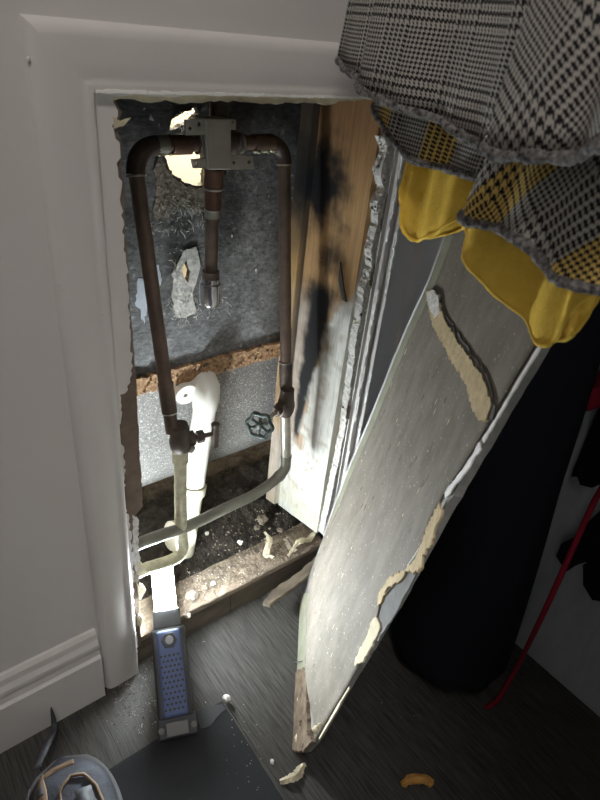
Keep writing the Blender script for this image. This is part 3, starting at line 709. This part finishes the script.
# far stop valve with a handwheel
VR = W(286, 405, .055)
tube('pipe', [RB, VR+V((0,0,.012))], RP, 'copper', pw)
sv2 = obj('stop_valve', *merge(tubeg([VR+V((0,0,.030)), VR+V((0,0,.020)), VR+V((0,0,.010)), VR, VR+V((0,0,-.011)), VR+V((0,0,-.018))], [.0108,.0112,.0125,.0145,.0132,.0108], 18)), 'copper_dk', pw, True); shade(sv2, 35)
WC = W(259.5, 425.5, .030)          # centre of the wheel
ax = (WC-(VR+V((-.004,-.002,-.002)))).normalized()
q0 = VR
tube('bonnet', [q0, q0+ax*.012, q0+ax*.0125, q0+ax*.022, q0+ax*.0225, q0+ax*.030], [.0100,.0100,.0118,.0118,.0085,.0080], 'copper_dk', sv2, 6)
tube('stem', [q0+ax*.02, WC+ax*.002], .0030, 'dull_steel', sv2, 10)
wa, wb = frame_of((ax + V((-.25,-.55,.25))).normalized()); wax = wa.cross(wb)
RW = .0185; nw = 48; wg = []
rimp = [WC + (wa*math.cos(t)+wb*math.sin(t))*(RW*(1+.10*math.cos(6*t))) for t in [2*PI*i/nw for i in range(nw)]]
rv, rf = tubeg(rimp+[rimp[0]], .0034, 8, caps=False); wg.append((rv, rf))
for k in range(6):
    t = 2*PI*(k+.5)/6; wg.append(tubeg([WC, WC+(wa*math.cos(t)+wb*math.sin(t))*RW*.92], [.0030,.0022], 8))
wg.append(tubeg([WC-wax*.004, WC+wax*.004], .0052, 12))
hw = obj('handwheel', *merge(*wg), 'wheel', sv2, True)
tube('wheel_screw', [WC-wax*.0055, WC+wax*.0055], .0022, 'dull_steel', sv2, 8)
# pipe from it down, elbow, long run to the left
Q0 = VR+V((0,0,-.012)); Q1 = W(286, 458, .052)
tube('bright_pipe', [Q0, Q1], .0086, 'dull_steel', pw)
ring('solder_joint', Q1+V((0,0,.004)), (0,0,1), .0096, .004, 'pewter')
run = curve([Q1, W(285,468,.050), W(276,479,.047), W(255,494,.042), W(228,507,.034), W(190,525,.024), W(148,540,.0165), V((.200,.015,W(138,545,.015).z))], 8)
tube('long_pipe', run, .0088, 'pewter', pw, 18)
ring('coupling', run[14], run[15]-run[13], .0098, .010, 'pewter')

# --- white plastic drain
dr = thing('drain_pipe', (.40, .14, .06), 'white plastic tub drain pipe with elbow behind the near stop valve', 'pipe')
D0 = W(207, 392, .146); D1 = W(193, 487, .135)
dd = (D1-D0).normalized()
tube('elbow', [D0+V((.008,.038,.004)), D0+V((.006,.022,.006)), D0+V((.003,.008,.004)), D0+dd*.012, D0+dd*.03], [.0225,.0230,.0225,.0215,.0200], 'pvc', dr, 24)
tube('pipe', [D0+dd*.012, D1], [.0185,.0190], 'pvc', dr, 24)
fl = W(187, 395, .152)
slab('flange', [fl+V((math.cos(a)*.0175*(1.1 if math.cos(a)<0 else 1), 0, math.sin(a)*.0165)) for a in [2*PI*i/20 for i in range(20)]]+[], (0,.012,0), 'pvc', dr, [[fl+V((-.002+math.cos(a)*.0036, 0, -.0005+math.sin(a)*.0036)) for a in [2*PI*i/8 for i in range(8)]]])
tube('flange_bolt', [fl+V((-.002,.004,0)), fl+V((-.002,.012,0))], .003, 'dark_metal', dr, 6)
tube('coupling', [D1-dd*.006, D1-dd*.004, D1+dd*.012, D1+dd*.016], [.0212,.0228,.0228,.0205], 'pvc_old', dr, 24)
tube('lower_pipe', [D1+dd*.01, D1+dd*.14], .0190, 'pvc_old', dr, 24)
tube('trap', [D1+dd*.075+V((-.035,-.004,-.01)), D1+dd*.085+V((0,-.004,-.01))], [.026,.026], 'pvc_old', dr, 20)

# ================================================================== LEANING PANEL
A = F(297, 752); B = F(303, 590); E1 = (B-A).normalized()
UP = -(R @ _ray(47, 1212)); UP = (UP - E1*UP.dot(E1)).normalized(); NP = UP.cross(E1).normalized()
A = A + V((0,0,.003))
def PP(px, py, lift=0.0):
    r = R @ _ray(px, py); o0 = A + NP*lift; t = (o0-CAM).dot(NP)/r.dot(NP); return CAM + r*t
def PL(a, b, lift=0.0): return A + E1*a + UP*b + NP*lift
panel = thing('drywall_panel', tuple(F(300,670)), 'cut-out grey drywall panel leaning on edge in front of the hole', 'panel')
TH = .0085
base_loop = [PP(297,752), PP(296,700), PP(300,640), PP(303,592), PP(322,540), PP(345,481), PP(371,420), PP(405,336), PP(430,281), PP(449,230), PL(.250,.80), PL(-.083,.80), PP(540,344), PP(496,420), PP(466,472), PP(436,525), PP(397,599), PP(346,685), PP(314,741), PP(305,751)]
slab('gypsum_core', jag(base_loop, .012, .0009, 81), -NP*TH, 'panel_core', panel)
f = .0
face_loop = [(322,546),(317,580),(313,612),(311,650),(310,690),(311,728),(316,741),(348,688),(366,655),(377,628),(382,602),(398,582),(415,567),(424,548),(430,525),(441,503),(449,488),(462,470),(484,434),(508,393),(538,343)]
def toab(p): return ((p-A).dot(E1), (p-A).dot(UP))
lft = sorted([(b, a) for a, b in [toab(PP(x,y)) for x,y in [(311,728),(310,690),(311,650),(313,612),(317,580),(322,546),(328,528),(350,481),(376,420),(409,336),(434,281),(451,233)]]] + [(.797,.245)])
rgt = sorted([(b, a) for a, b in [toab(PP(x,y)) for x,y in face_loop[6:]]] + [(.797,-.078)])
def interp(tab, q):
    if q <= tab[0][0]: return tab[0][1]
    for (b0,a0),(b1,a1) in zip(tab[:-1], tab[1:]):
        if b0 <= q <= b1: return a0+(a1-a0)*(q-b0)/max(1e-6,b1-b0)
    return tab[-1][1]
def bulge(a, b, aL, aR): return max(0, .016*smoothstep(0,.075,aL-a)*smoothstep(0,.10,a-aR)*smoothstep(.46,.16,b) + .0007*noise.noise(V((a*30,b*18,2))))
gv, gf = [], []; NR, NC = 150, 40; bmin = max(lft[0][0], rgt[0][0])
for i in range(NR+1):
    b = bmin+(.797-bmin)*i/NR; aL = interp(lft, b)+.0012*noise.noise(V((b*160,1,0))); aR = interp(rgt, b)+.0014*noise.noise(V((b*190,5,0)))
    if aL < aR: aL = aR
    for k in range(NC+1):
        a = aL+(aR-aL)*k/NC
        gv.append(PL(a, b, .0012+bulge(a, b, aL, aR)))
for i in range(NR):
    for k in range(NC): gf.append((i*(NC+1)+k, i*(NC+1)+k+1, (i+1)*(NC+1)+k+1, (i+1)*(NC+1)+k))
pf_ = obj('paper_face', gv, gf, 'panel_face', panel, True); md = pf_.modifiers.new('s','SOLIDIFY'); md.thickness = .0012; md.offset = 0
# tinted paper down the far edge
edge = [(449,232),(430,281),(405,336),(371,420),(345,481),(325,535)]
inn = [(328,535),(349,481),(376,420),(411,336),(437,281),(454,236)]
slab('tinted_edge', jag([PP(x,y,.0018) for x,y in edge+inn], .012, .0006, 83), NP*.0008, 'green_paper', panel)
# white line of broken paint along both long edges
def ribbon(name, pts, wd, lift, th, m, seed):
    c = [PP(x,y,lift) for x,y in pts]; rr = random.Random(seed); c = curve(c, 6); lo, hi = [], []
    for i, p in enumerate(c):
        t = (c[min(i+1,len(c)-1)]-c[max(i-1,0)]).normalized(); s = NP.cross(t)
        q = wd*rr.uniform(.55,1.25); lo.append(p-s*q/2); hi.append(p+s*q/2)
    return slab(name, lo+hi[::-1], NP*th, m, panel)
ribbon('white_paint_edge', [(541,347),(520,381),(500,415),(484,441)], .0042, .0012, .0012, 'paint_chip', 1)
ribbon('white_paint_edge', [(481,446),(466,470),(455,484),(446,496)], .0070, .0012, .0014, 'paint_chip', 2)
ribbon('white_paint_edge', [(447,232),(429,281),(404,336),(370,420),(344,481),(324,536)], .0022, .0012, .0018, 'paint_chip', 3)
ribbon('white_paint_edge', [(350,688),(338,708),(320,739)], .0045, .0010, .0014, 'tan_pale', 4)
ribbon('paper_crease', [(446,500),(436,520),(420,548),(408,566)], .0012, .0016, .0010, 'paint_chip', 5)
# torn strips curling off the face
def strip(name, loop, lift, th, m, seed, amp=.0016, step=.006):
    return slab(name, jag([PP(x,y,lift) for x,y in loop], step, amp, seed), NP*th, m, panel)
s1 = [(427,293),(434,290),(440,299),(447,320),(459,340),(473,360),(485,376),(490,390),(494,406),(489,421),(481,421),(474,408),(470,388),(458,368),(446,347),(434,325)]
strip('torn_paper_strip', s1, .0018, .0028, 'tan_paper', 91, .0018, .0035)
strip('painted_strip_shadow', [(440,299),(450,319),(462,338),(476,357),(488,374),(493,390),(497,406),(494,420),(489,420),(485,400),(470,370),(450,335)], .0017, .0016, 'dark_tear', 92)  # dark sheet painted in as the shadow beside the curling strip
strip('strip_tip', [(427,293),(434,290),(439,297),(440,312),(434,318),(429,306)], .0046, .0008, 'plaster', 93, .001, .004)
strip('dark_inner_layer', [(398,584),(412,568),(424,560),(408,592),(392,622),(378,642),(379,620),(384,602)], .0002, .0012, 'dark_tear', 94)
strip('torn_edge_flap', [(441,503),(444,513),(437,528),(434,545),(424,556),(424,568),(416,573),(408,572),(400,583),(389,588),(384,600),(379,606),(381,592),(390,580),(404,571),(416,561),(425,540),(431,522)], .0016, .0022, 'tan_paper', 95, .0024, .003)
strip('torn_edge_flap', [(378,616),(382,628),(377,640),(370,652),(364,662),(356,666),(358,657),(367,640),(373,622)], .0012, .0022, 'tan_pale', 96, .0022, .003)
# exposed bottom edge with broken layers
strip('pale_bottom_edge', [(303,592),(314,596),(314,612),(312,640),(311,668),(299,672),(296,655),(300,622)], .0006, .004, 'green_paper', 97, .0012)
strip('rotten_bottom_edge', [(299,672),(311,668),(310,700),(311,728),(316,742),(308,752),(296,752),(293,735),(295,700)], .0006, .006, 'dark_brown_rot', 98, .0022)
for k, (x,y,rr) in enumerate(((299,700,.004),(303,722,.006),(298,738,.006),(310,733,.006),(316,729,.005),(305,745,.005),(320,725,.003))):
    lump('gypsum_lump', PP(x,y,.004), (rr,rr*.8,rr), 'dark_brown_rot' if k%2 else 'tan_pale', panel, 30+k, 2, rough=.6, lift=False)
tube('bent_nail', [PP(303,661,.004), PP(296,662,.010), PP(289,663,.014)], .0011, 'dark_metal', panel, 8)
lump('paint_flake', PP(439,297,.004), (.003,.003,.004), 'plaster', panel, 5, 1, lift=False)
for k in range(64):
    rr = random.Random(500+k); b = rr.uniform(.14,.60); aL, aR = interp(lft, b), interp(rgt, b); a = aL-.012-(aL-aR-.05)*rr.random()**1.6; h = rr.uniform(.004,.012); wd = rr.uniform(.0006,.0014)
    L_ = .0018+max(bulge(a,b,aL,aR), bulge(a,b+h,aL,aR))
    slab('torn_slit', [PL(a,b,L_), PL(a-wd,b+h*.4,L_), PL(a-wd*.3,b+h,L_), PL(a+wd*.8,b+h*.5,L_)], NP*.0004, 'dark_brown_rot' if k % 3 else 'tan_pale', panel)

# ================================================================== WORK LIGHT
fb, ft = F(178.5, 738, .023), W(161.5, 560, .046)
wax_ = (ft-fb).normalized(); mid = (fb+ft)/2; toc = (CAM-mid); wn = (toc-wax_*toc.dot(wax_)).normalized(); wsd = wax_.cross(wn).normalized()
LW = (ft-fb).length
lampt = thing('work_light', tuple(F(178,735)), 'blue and black LED work light shining at the foot of the hole', 'work light')
def bk(name, a0, a1, w0, w1, d0, d1, m, parent=lampt, bv=.002, w0t=None, w1t=None):
    """block along the lamp: a = length, w = sideways, d = depth behind the front face"""
    w0t = w0 if w0t is None else w0t; w1t = w1 if w1t is None else w1t
    g = []
    for a, ww0, ww1 in ((a0, w0, w1), (a1, w0t, w1t)):
        for d in (d0, d1):
            for wv in (ww0, ww1): g.append(fb + wax_*a + wsd*wv - wn*d)
    o = obj(name, g, boxg((0,0,0),(1,1,1))[1], m, parent)
    return bevel(o, bv, 3) if bv else o
# which way is right in the photograph
if (R.transposed() @ wsd).x < 0: wsd = -wsd
aB, aG, aH = .024, .150, .172
bk('foot', .000, aB+.004, -.0275, .0285, .001, .030, 'black_plastic', bv=.003)
bk('foot_bar', .003, aB-.003, -.016, .016, -.0015, .004, 'dark_metal', bv=.001)
for s in (-.0225, .0235): tube('pivot_screw', [fb+wax_*.013+wsd*s+wn*.0012, fb+wax_*.013+wsd*s-wn*.004], .0042, 'dark_metal', lampt, 14)
bk('body', aB, aG, -.0255, .0245, .000, .028, 'black_plastic', bv=.005)
grip = bk('grip_pad', aB+.004, aG-.004, -.0180, .0170, -.003, .006, 'blue', bv=.004)
for i in range(13):
    for j in range(5):
        if i > 10: continue
        p = fb + wax_*(aB+.014+.0072*i) + wsd*(-.0137+.0061*j+(.003 if i % 2 else 0)) + wn*.003
        tube('grip_stud', [p-wn*.001, p+wn*.0008], [.0024,.0019], 'black_plastic', grip, 6)
pb = fb + wax_*(aG-.019) + wn*.0028
hexa = obj('power_button', *tubeg([pb-wn*.001, pb+wn*.0022], [.0125,.0112], 6), 'black_plastic', lampt)
tube('button_face', [pb+wn*.002, pb+wn*.0034], [.0062,.0056], 'grey_plastic', hexa, 14)
bk('neck', aG-.002, aH+.004, -.021, .020, .001, .026, 'black_plastic', bv=.003)
bk('head_back', aH, LW+.003, -.0175, .0165, .014, .026, 'black_plastic', bv=.003)
bk('led_lens', aH+.003, LW, -.0170, .0155, .000, .0138, 'led', bv=.002)

# ================================================================== FLOOR THINGS
mt = slab('floor_mat', [F(120,756,.003), F(228,704,.003), V((.286,-.40,.003)), V((.05,-.40,.003)), V((.075,-.112,.003))][:], (0,0,-.0028), 'rubber')
ml = jag([V((.298,-.122,.0035)), V((.284,-.62,.0035)), V((-.10,-.62,.0035)), V((-.10,-.118,.0035)), V((.20,-.118,.0035))], .012, .0006, 3, keep=lambda i: i in (1,2))
bpy.data.objects.remove(mt); mt = slab('floor_mat', ml, (0,0,-.0033), 'rubber')
tag(mt, 'black mat on the floor under the work light', 'mat')
o = slab('tar_paper_scrap', jag([F(196,713,.0052), F(206,706,.0052), F(222,704,.0052), F(226,709,.0052), F(218,716,.0052), F(210,726,.0052), F(201,728,.0052)], .006, .001, 14), (0,0,-.0014), 'black_plastic')
tag(o, 'crumpled dark scrap beside the foot of the work light', 'scrap')
o = lump('plaster_chunk', F(226.5,701,.0036), (.006,.005,.006), 'chunk', None, 4, 2, rough=.5); tag(o, 'bright white plaster chunk on the corner of the black mat', 'rubble')
o = lump('plaster_chunk', F(272,763,.0), (.0035,.003,.003), 'chunk', None, 8, 2, rough=.5); tag(o, 'small white plaster chunk near the foot of the leaning panel', 'rubble')
curl('gypsum_scrap', [(280,782),(288,781),(296,777),(301,769),(305,766)], .001, 'tan_pale', seed=9, lift=.004, label='ragged grey scrap on the floor below the panel corner')
o = tube('orange_chip', curve([F(402,786,.004), F(408,780,.007), F(418,779,.008), F(427,780,.007), F(433,785,.004)], 5), [.002]+[.0052]*4+[.0068]*12+[.0055]*3+[.002], 'orange', None, 8, wob=.12)
tag(o, 'curved orange-brown chip on the dark floor', 'chip')
r = random.Random(31); spots = []
for _ in range(190):
    x, y = r.gauss(140, 16), r.gauss(695, 22)
    if 104 < x < 158 and 655 < y < 750: spots.append((F(x, y, .0), r.uniform(.0006,.0022)))
for _ in range(60): spots.append((F(r.uniform(200,300), r.uniform(640,800), 0), r.uniform(.0005,.0013)))
for _ in range(30): spots.append((F(r.uniform(225,262), r.uniform(700,790), .0036), r.uniform(.0005,.0013)))
for _ in range(25): spots.append((F(r.uniform(330,420), r.uniform(690,720), 0), r.uniform(.0005,.0012)))
for _ in range(70): spots.append((F(r.uniform(195,320), 640-(r.uniform(195,320)-195)*.0+r.uniform(-6,6), 0), r.uniform(.0005,.0014)))
crumbs('plaster_dust', [s for s in spots if s[0].y < -.002 and (s[0].x < .33 or s[0].y < -.26)], 'chunk', 'white plaster crumbs scattered on the floor around the work light', 4)
crumbs('floor_grit', [(F(r.gauss(130,16), r.gauss(685,24), 0), r.uniform(.0006,.002)) for _ in range(700)], 'stone', 'grey grit strewn at the foot of the near moulding', 6)
# --- shoe in the near corner
shoe = thing('sneaker', tuple(F(80,800)), 'grey and tan sneaker on the floor by the baseboard', 'shoe')
T0 = F(80, 752, .055); ax_ = V((-.12, -1, 0)).normalized(); sd_ = V((-ax_.y, ax_.x, 0))      # ax_ runs away from the toe, sd_ to the right
def ringp(t, zz, wd, k, n=28):
    return None
rows = 26; nsec = 25; sv_, sf_ = [], []
def half_w(t): return .050*math.sqrt(max(0, 1-(1-min(t/.30,1))**2))*(1-.12*smoothstep(.45,.75,t))+.004
def height(t): return .030+.040*smoothstep(0,.22,t)+.020*smoothstep(.25,.75,t)
c0 = V((T0.x-.022, T0.y+.022, 0))
for i in range(rows+1):
    t = i/rows; p = c0 + ax_*(t*.27); hw_ = half_w(t); h = height(t)
    for j in range(nsec+1):
        a = PI*j/nsec; s = math.cos(a); q = math.sin(a)
        sv_.append(p + sd_*(hw_*math.copysign(abs(s)**.75, s)) + V((0,0,.018+(h-.018)*q**.8)))
for i in range(rows):
    for j in range(nsec): sf_.append((i*(nsec+1)+j, i*(nsec+1)+j+1, (i+1)*(nsec+1)+j+1, (i+1)*(nsec+1)+j))
up = obj('upper', sv_, sf_, 'shoe', shoe, True); md = up.modifiers.new('s','SOLIDIFY'); md.thickness = .003
so = []
for i in range(rows+1): t = i/rows; so.append(c0+ax_*(t*.27-.004)+sd_*(half_w(t)+.005)+V((0,0,.022)))
for i in range(rows, -1, -1): t = i/rows; so.append(c0+ax_*(t*.27-.004)-sd_*(half_w(t)+.005)+V((0,0,.022)))
bevel(slab('sole', so, (0,0,-.0218), 'shoe_grey', shoe), .003)
def shp(t, a, lift=.0025):
    p = c0+ax_*(t*.27); s = math.cos(a); q = math.sin(a); hw_ = half_w(t)+lift; h = height(t)+lift
    return p+sd_*(hw_*math.copysign(abs(s)**.75, s))+V((0,0,.018+(h-.018)*q**.8))
def shoe_strip(name, path, wd, m, th=.002):
    """raised band on the upper; path of (t, angle)"""
    P_ = []; 
    for k in range(len(path)-1):
        for q in range(6): f_ = q/6; P_.append((path[k][0]*(1-f_)+path[k+1][0]*f_, path[k][1]*(1-f_)+path[k+1][1]*f_))
    P_.append(path[-1]); vs_, fs = [], []
    for i, (t, a) in enumerate(P_):
        p = shp(t, a); t2 = P_[min(i+1,len(P_)-1)]; t1 = P_[max(i-1,0)]; d = (shp(*t2)-shp(*t1)).normalized()
        nrm = (p-(c0+ax_*(t*.27)+V((0,0,.02)))).normalized(); s = d.cross(nrm).normalized()
        vs_ += [p-s*wd/2, p+s*wd/2]
    for i in range(len(P_)-1): fs.append((2*i,2*i+1,2*i+3,2*i+2))
    o = obj(name, vs_, fs, m, shoe, True); md = o.modifiers.new('s','SOLIDIFY'); md.thickness = th; md.offset = 0; return o
shoe_strip('eyelet_stay', [(.10,2.15),(.20,2.05),(.42,2.05)], .017, 'shoe_tan')
shoe_strip('toe_band', [(.10,2.2),(.075,1.75),(.08,1.3)], .007, 'shoe_tan')
for t in (.17,.29): shoe_strip('eyelet', [(t,2.05),(t+.045,2.05)], .0095, 'shoe_dark', .005)
shoe_strip('side_panel_edge', [(.40,1.72),(.24,1.66),(.19,1.52),(.21,1.28),(.28,1.10),(.42,1.02)], .0028, 'shoe_tan', .003)
shoe_strip('side_panel', [(.27,1.38),(.45,1.38)], .020, 'shoe_dark', .002)
shoe_strip('pale_side', [(.12,2.75),(.3,2.7),(.5,2.7)], .018, 'shoe_grey')
tip = W(51.5,708,-.019); tb = F(36,768,.055)
tv_, tf_ = [], []; cc = curve([tb, F(46,745,.05), W(54,728,-.026), tip], 6)
for i, p in enumerate(cc):
    t = i/(len(cc)-1); wd = .0075*(1-t)**.6*(1 if t > .15 else .7)+.0004
    tv_ += [p-V((wd,0,0)), p+V((wd,0,0))]
for i in range(len(cc)-1): tf_.append((2*i,2*i+1,2*i+3,2*i+2))
o = obj('pull_strap', tv_, tf_, 'shoe_dark', shoe, True); md = o.modifiers.new('s','SOLIDIFY'); md.thickness = .002

# ================================================================== DARK CORNER
# tall black soft bag
bag = thing('black_bag', (.66,-.285,0), 'tall black fabric bag standing in the dark corner behind the panel', 'bag')
bv_, bf_ = [], []; nb, hb = 36, 40; bc = V((.655,-.262,0))
for j in range(hb+1):
    t = j/hb; z = .001+.80*t; rr = .094*(1-.22*t)*(math.sqrt(min(1,t/.05+.12)) if t < .05 else 1)*(1 if t < .93 else math.sqrt(max(.02,1-((t-.93)/.07)**2)))
    c_ = bc + V((.010*t,.045*t,0))
    for k in range(nb):
        a = 2*PI*k/nb; w_ = 1+.045*math.sin(5*a+6*t)*(.3+t)+.03*math.sin(9*a-4*t)
        bv_.append(c_+V((math.cos(a)*rr*w_, math.sin(a)*rr*w_*1.05, z)))
for j in range(hb):
    for k in range(nb): bf_.append((j*nb+k, j*nb+(k+1)%nb, (j+1)*nb+(k+1)%nb, (j+1)*nb+k))
bf_ += [tuple(range(nb)), tuple(hb*nb+k for k in range(nb))]
obj('bag_body', bv_, bf_, 'black_cloth', bag, True)
tube('drawstring_collar', [bc+V((.010+.060*math.cos(a),.045+.062*math.sin(a),.765)) for a in [2*PI*i/30 for i in range(31)]], .006, 'black_cloth', bag, 8)
def sheet(name, loop_front, depth, m, label=None, cat=None, parent=None, amp=.006, seed=1, ndiv=14):
    """hanging cloth: quad given by top-left, top-right, bottom-right, bottom-left, rippled, given thickness"""
    a,b,c,d = [V(p) for p in loop_front]; vs_, fs = [], []
    nrm = (b-a).cross(d-a).normalized()
    for j in range(ndiv+1):
        for i in range(ndiv+1):
            s, t = i/ndiv, j/ndiv; p = a.lerp(b,s).lerp(d.lerp(c,s), t); p += nrm*amp*.6*math.sin(s*9+seed)*(.3+t) + nrm*amp*.5*math.sin(s*17+seed*2)
            vs_.append(p)
    for j in range(ndiv):
        for i in range(ndiv): fs.append((j*(ndiv+1)+i, j*(ndiv+1)+i+1, (j+1)*(ndiv+1)+i+1, (j+1)*(ndiv+1)+i))
    o = obj(name, vs_, fs, m, parent, True); md = o.modifiers.new('s','SOLIDIFY'); md.thickness = depth; md.offset = 0
    if label: tag(o, label, cat)
    return o
ROD_Y, ROD_Z = -.33, 1.52
# dark red garment, seen only at its lower corner, with its cord
rg = thing('red_garment', (.748,-.33,.52), 'dark red garment hanging at the edge of the dark corner', 'garment')
gx = .748
sheet('body', [V((gx,ROD_Y+.02,ROD_Z-.02)), V((gx,ROD_Y-.10,ROD_Z-.06)), S(640,395,gx), S(580,413,gx)], .006, 'red', parent=rg)
sheet('hem', [S(583,392,gx-.006), S(640,372,gx-.006), S(640,392,gx-.006), S(580,412,gx-.006)], .003, 'red', parent=rg, amp=.003)
tube('hanger_hook', [V((gx,ROD_Y-.01,ROD_Z-.03)), V((gx,ROD_Y-.004,ROD_Z)), V((gx,ROD_Y,ROD_Z+.018)), V((gx,ROD_Y+.016,ROD_Z+.008))], .0018, 'dark_metal', rg, 8)
tube('red_drawcord', curve([S(612,440,gx-.004), S(606,478,gx-.012), S(592,506,.700), S(573,548,.672), S(545,610,.652), F(518,665,.030), F(498,699,.006), F(489,706,.004)], 8), .0040, 'red_cord', rg, 10)
lump('cord_tip', F(488.5,706.5,.003), (.006,.004,.004), 'red_cord', rg, 2, 2, lift=False)
# black garment ends hanging in front of the side wall
bg = thing('black_garment', (.768,-.36,.4), 'black garment with loose straps hanging before the side wall', 'garment')
gx2 = .768
sheet('body', [V((gx2,ROD_Y+.06,ROD_Z-.02)), V((gx2,ROD_Y-.12,ROD_Z-.06)), S(650,470,gx2), S(570,478,gx2)], .006, 'black_cloth', parent=bg)
for k, pts in enumerate(([(575,470),(580,485),(592,488),(610,480),(612,455)], [(566,572),(556,556),(561,544),(577,536),(590,520),(603,508),(620,520),(620,560),(603,572),(585,562),(575,566)], [(600,560),(583,565),(583,585),(592,600),(604,602),(620,590),(620,560)])):
    o = slab('strap_end', [S(x,y,gx2-.004-.003*k) for x,y in pts], (.004,0,0), 'black_cloth', bg)
tube('hanger_hook', [V((gx2,ROD_Y-.01,ROD_Z-.03)), V((gx2,ROD_Y-.004,ROD_Z)), V((gx2,ROD_Y,ROD_Z+.018)), V((gx2,ROD_Y+.016,ROD_Z+.008))], .0018, 'dark_metal', bg, 8)

# ================================================================== HANGING CLOTHES
rod = tube('closet_rod', [(-1.3, ROD_Y, ROD_Z), (.783, ROD_Y, ROD_Z)], .014, 'dull_steel', None, 20); struct(rod, 'metal closet rod above the hanging plaid clothes', 'rod')
def tier(name, hem, dx, ztop, m, parent, squeeze=.62, yc=None, waves=7, amp=.006, seed=1, rows=26, xt=None, binding='binding', br=.0034, ripple=1, rot=0.0):
    """a closed skirt layer: the hem runs along the traced points on the near side and back again dx further off"""
    h = curve(hem, 8); n = len(h); ph = seed*1.9
    full = h + [p+V((dx,0,0)) for p in reversed(h)]; N = len(full)
    yc = sum(p.y for p in h)/n if yc is None else yc
    xm = (xt if xt is not None else sum(p.x for p in h)/n + dx/2)
    arc = [0]
    for i in range(1, N): arc.append(arc[-1]+(full[i]-full[i-1]).length)
    vs_, fs, uv = [], [], []
    def pos(i, s):
        p = full[i]; t = V((xm+(p.x-xm)*.55, yc+(p.y-yc)*squeeze, ztop)); q = p.lerp(t, s)
        wv = amp*ripple*(math.sin(arc[i]*2*PI*waves+ph)+.45*math.sin(arc[i]*2*PI*waves*2.3+ph*2))*((1-s)**.8)
        return q+V((-wv if i < n else wv, .3*wv, 0))
    for j in range(rows+1):
        s = j/rows
        for i in range(N): vs_.append(pos(i, s)); uu, vv = arc[i]*(1-.2*s)+.013*seed, full[i].z*(1-s)+ztop*s; uv.append((uu*math.cos(rot)-vv*math.sin(rot), uu*math.sin(rot)+vv*math.cos(rot)))
    for j in range(rows):
        for i in range(N):
            if i == N-1: continue
            fs.append((j*N+i, j*N+i+1, (j+1)*N+i+1, (j+1)*N+i))
        fs.append((j*N+N-1, j*N, (j+1)*N, (j+1)*N+N-1))
    o = obj(name, vs_, fs, m, parent, True, uvs=uv); md = o.modifiers.new('s','SOLIDIFY'); md.thickness = .0016; md.offset = 0
    if binding:
        P_ = [pos(i, 0) for i in range(N)]; P_.append(P_[0]); rr = random.Random(seed); rad = [br*rr.uniform(.75,1.2) for _ in P_]
        v_, f_ = tubeg(P_, rad, 8, caps=False); hb_ = obj('hem_binding', v_, f_, binding, o, True, uvs=[(k*.0016, (k % 8)*.0013) for k in range(len(v_))])
    return o
def hanger(parent, x, y, ztop, wid):
    tube('clip_hanger', [V((x,y-wid,ztop-.01)), V((x,y-wid,ztop+.02)), V((x,y,ztop+.045)), V((x,y+wid,ztop+.02)), V((x,y+wid,ztop-.01))], .003, 'dark_metal', parent, 8)
    tube('hanger_hook', [V((x,y,ztop+.04)), V((x,y,ROD_Z-.04)), V((x,ROD_Y-.012,ROD_Z)), V((x,ROD_Y,ROD_Z+.017)), V((x,ROD_Y+.017,ROD_Z+.006))], .0022, 'dark_metal', parent, 8)
ga = thing('plaid_skirt', (.39,-.24,.72), 'layered grey plaid skirt with mustard lining hanging nearest the hole', 'skirt', 'plaid skirts on the closet rod')
tier('outer_layer', [S(341,60,.415), S(346,70,.400), S(362,88,.372), S(395,104,.366), S(430,119,.362), S(460,134,.358), S(492,150,.354), S(530,166,.35)], .075, 1.22, 'plaid', ga, .60, seed=1, amp=.0055, waves=8)
tier('inner_layer', [S(374,106,.412), S(374,117,.402), S(392,136,.392), S(412,158,.388), S(440,168,.384), S(480,178,.380), S(510,184,.376)], .045, 1.0, 'plaid_y', ga, .80, seed=2, amp=.003, waves=9, br=.0032)
tier('lining', [S(409,168,.402), S(404,205,.400), S(405,238,.399), S(424,238,.397), S(446,229,.395), S(468,206,.393), S(492,186,.391)], .026, .98, 'yellow', ga, .80, seed=3, amp=.0045, waves=13, binding='yellow', br=.0016)
hanger(ga, .41, -.25, 1.21, .06)
gb = thing('plaid_skirt', (.31,-.36,.68), 'layered grey plaid skirt with mustard lining hanging nearest the camera', 'skirt', 'plaid skirts on the closet rod')
tier('outer_layer', [S(492,146,.300), S(500,156,.292), S(530,156,.286), S(562,157,.282), S(600,146,.278), S(660,150,.274)], .045, 1.20, 'plaid', gb, .45, yc=-.40, seed=4, amp=.0045, waves=10, rot=.5)
tier('inner_layer', [S(462,214,.322), S(465,221,.316), S(482,226,.312), S(506,233,.310), S(530,243,.308), S(547,262,.306), S(562,279,.305), S(600,292,.303), S(650,300,.30)], .030, .87, 'plaid_y', gb, .72, yc=-.38, seed=5, amp=.0045, waves=10, br=.0034, rot=.6)
tier('lining', [S(459,228,.338), S(464,246,.336), S(479,273,.334), S(505,302,.333), S(525,330,.332), S(545,345,.331), S(562,334,.330), S(586,296,.329), S(612,275,.328)], .018, .84, 'yellow', gb, .80, yc=-.36, seed=6, amp=.0045, waves=12, binding='yellow', br=.0016)
hanger(gb, .32, -.38, 1.19, .05)
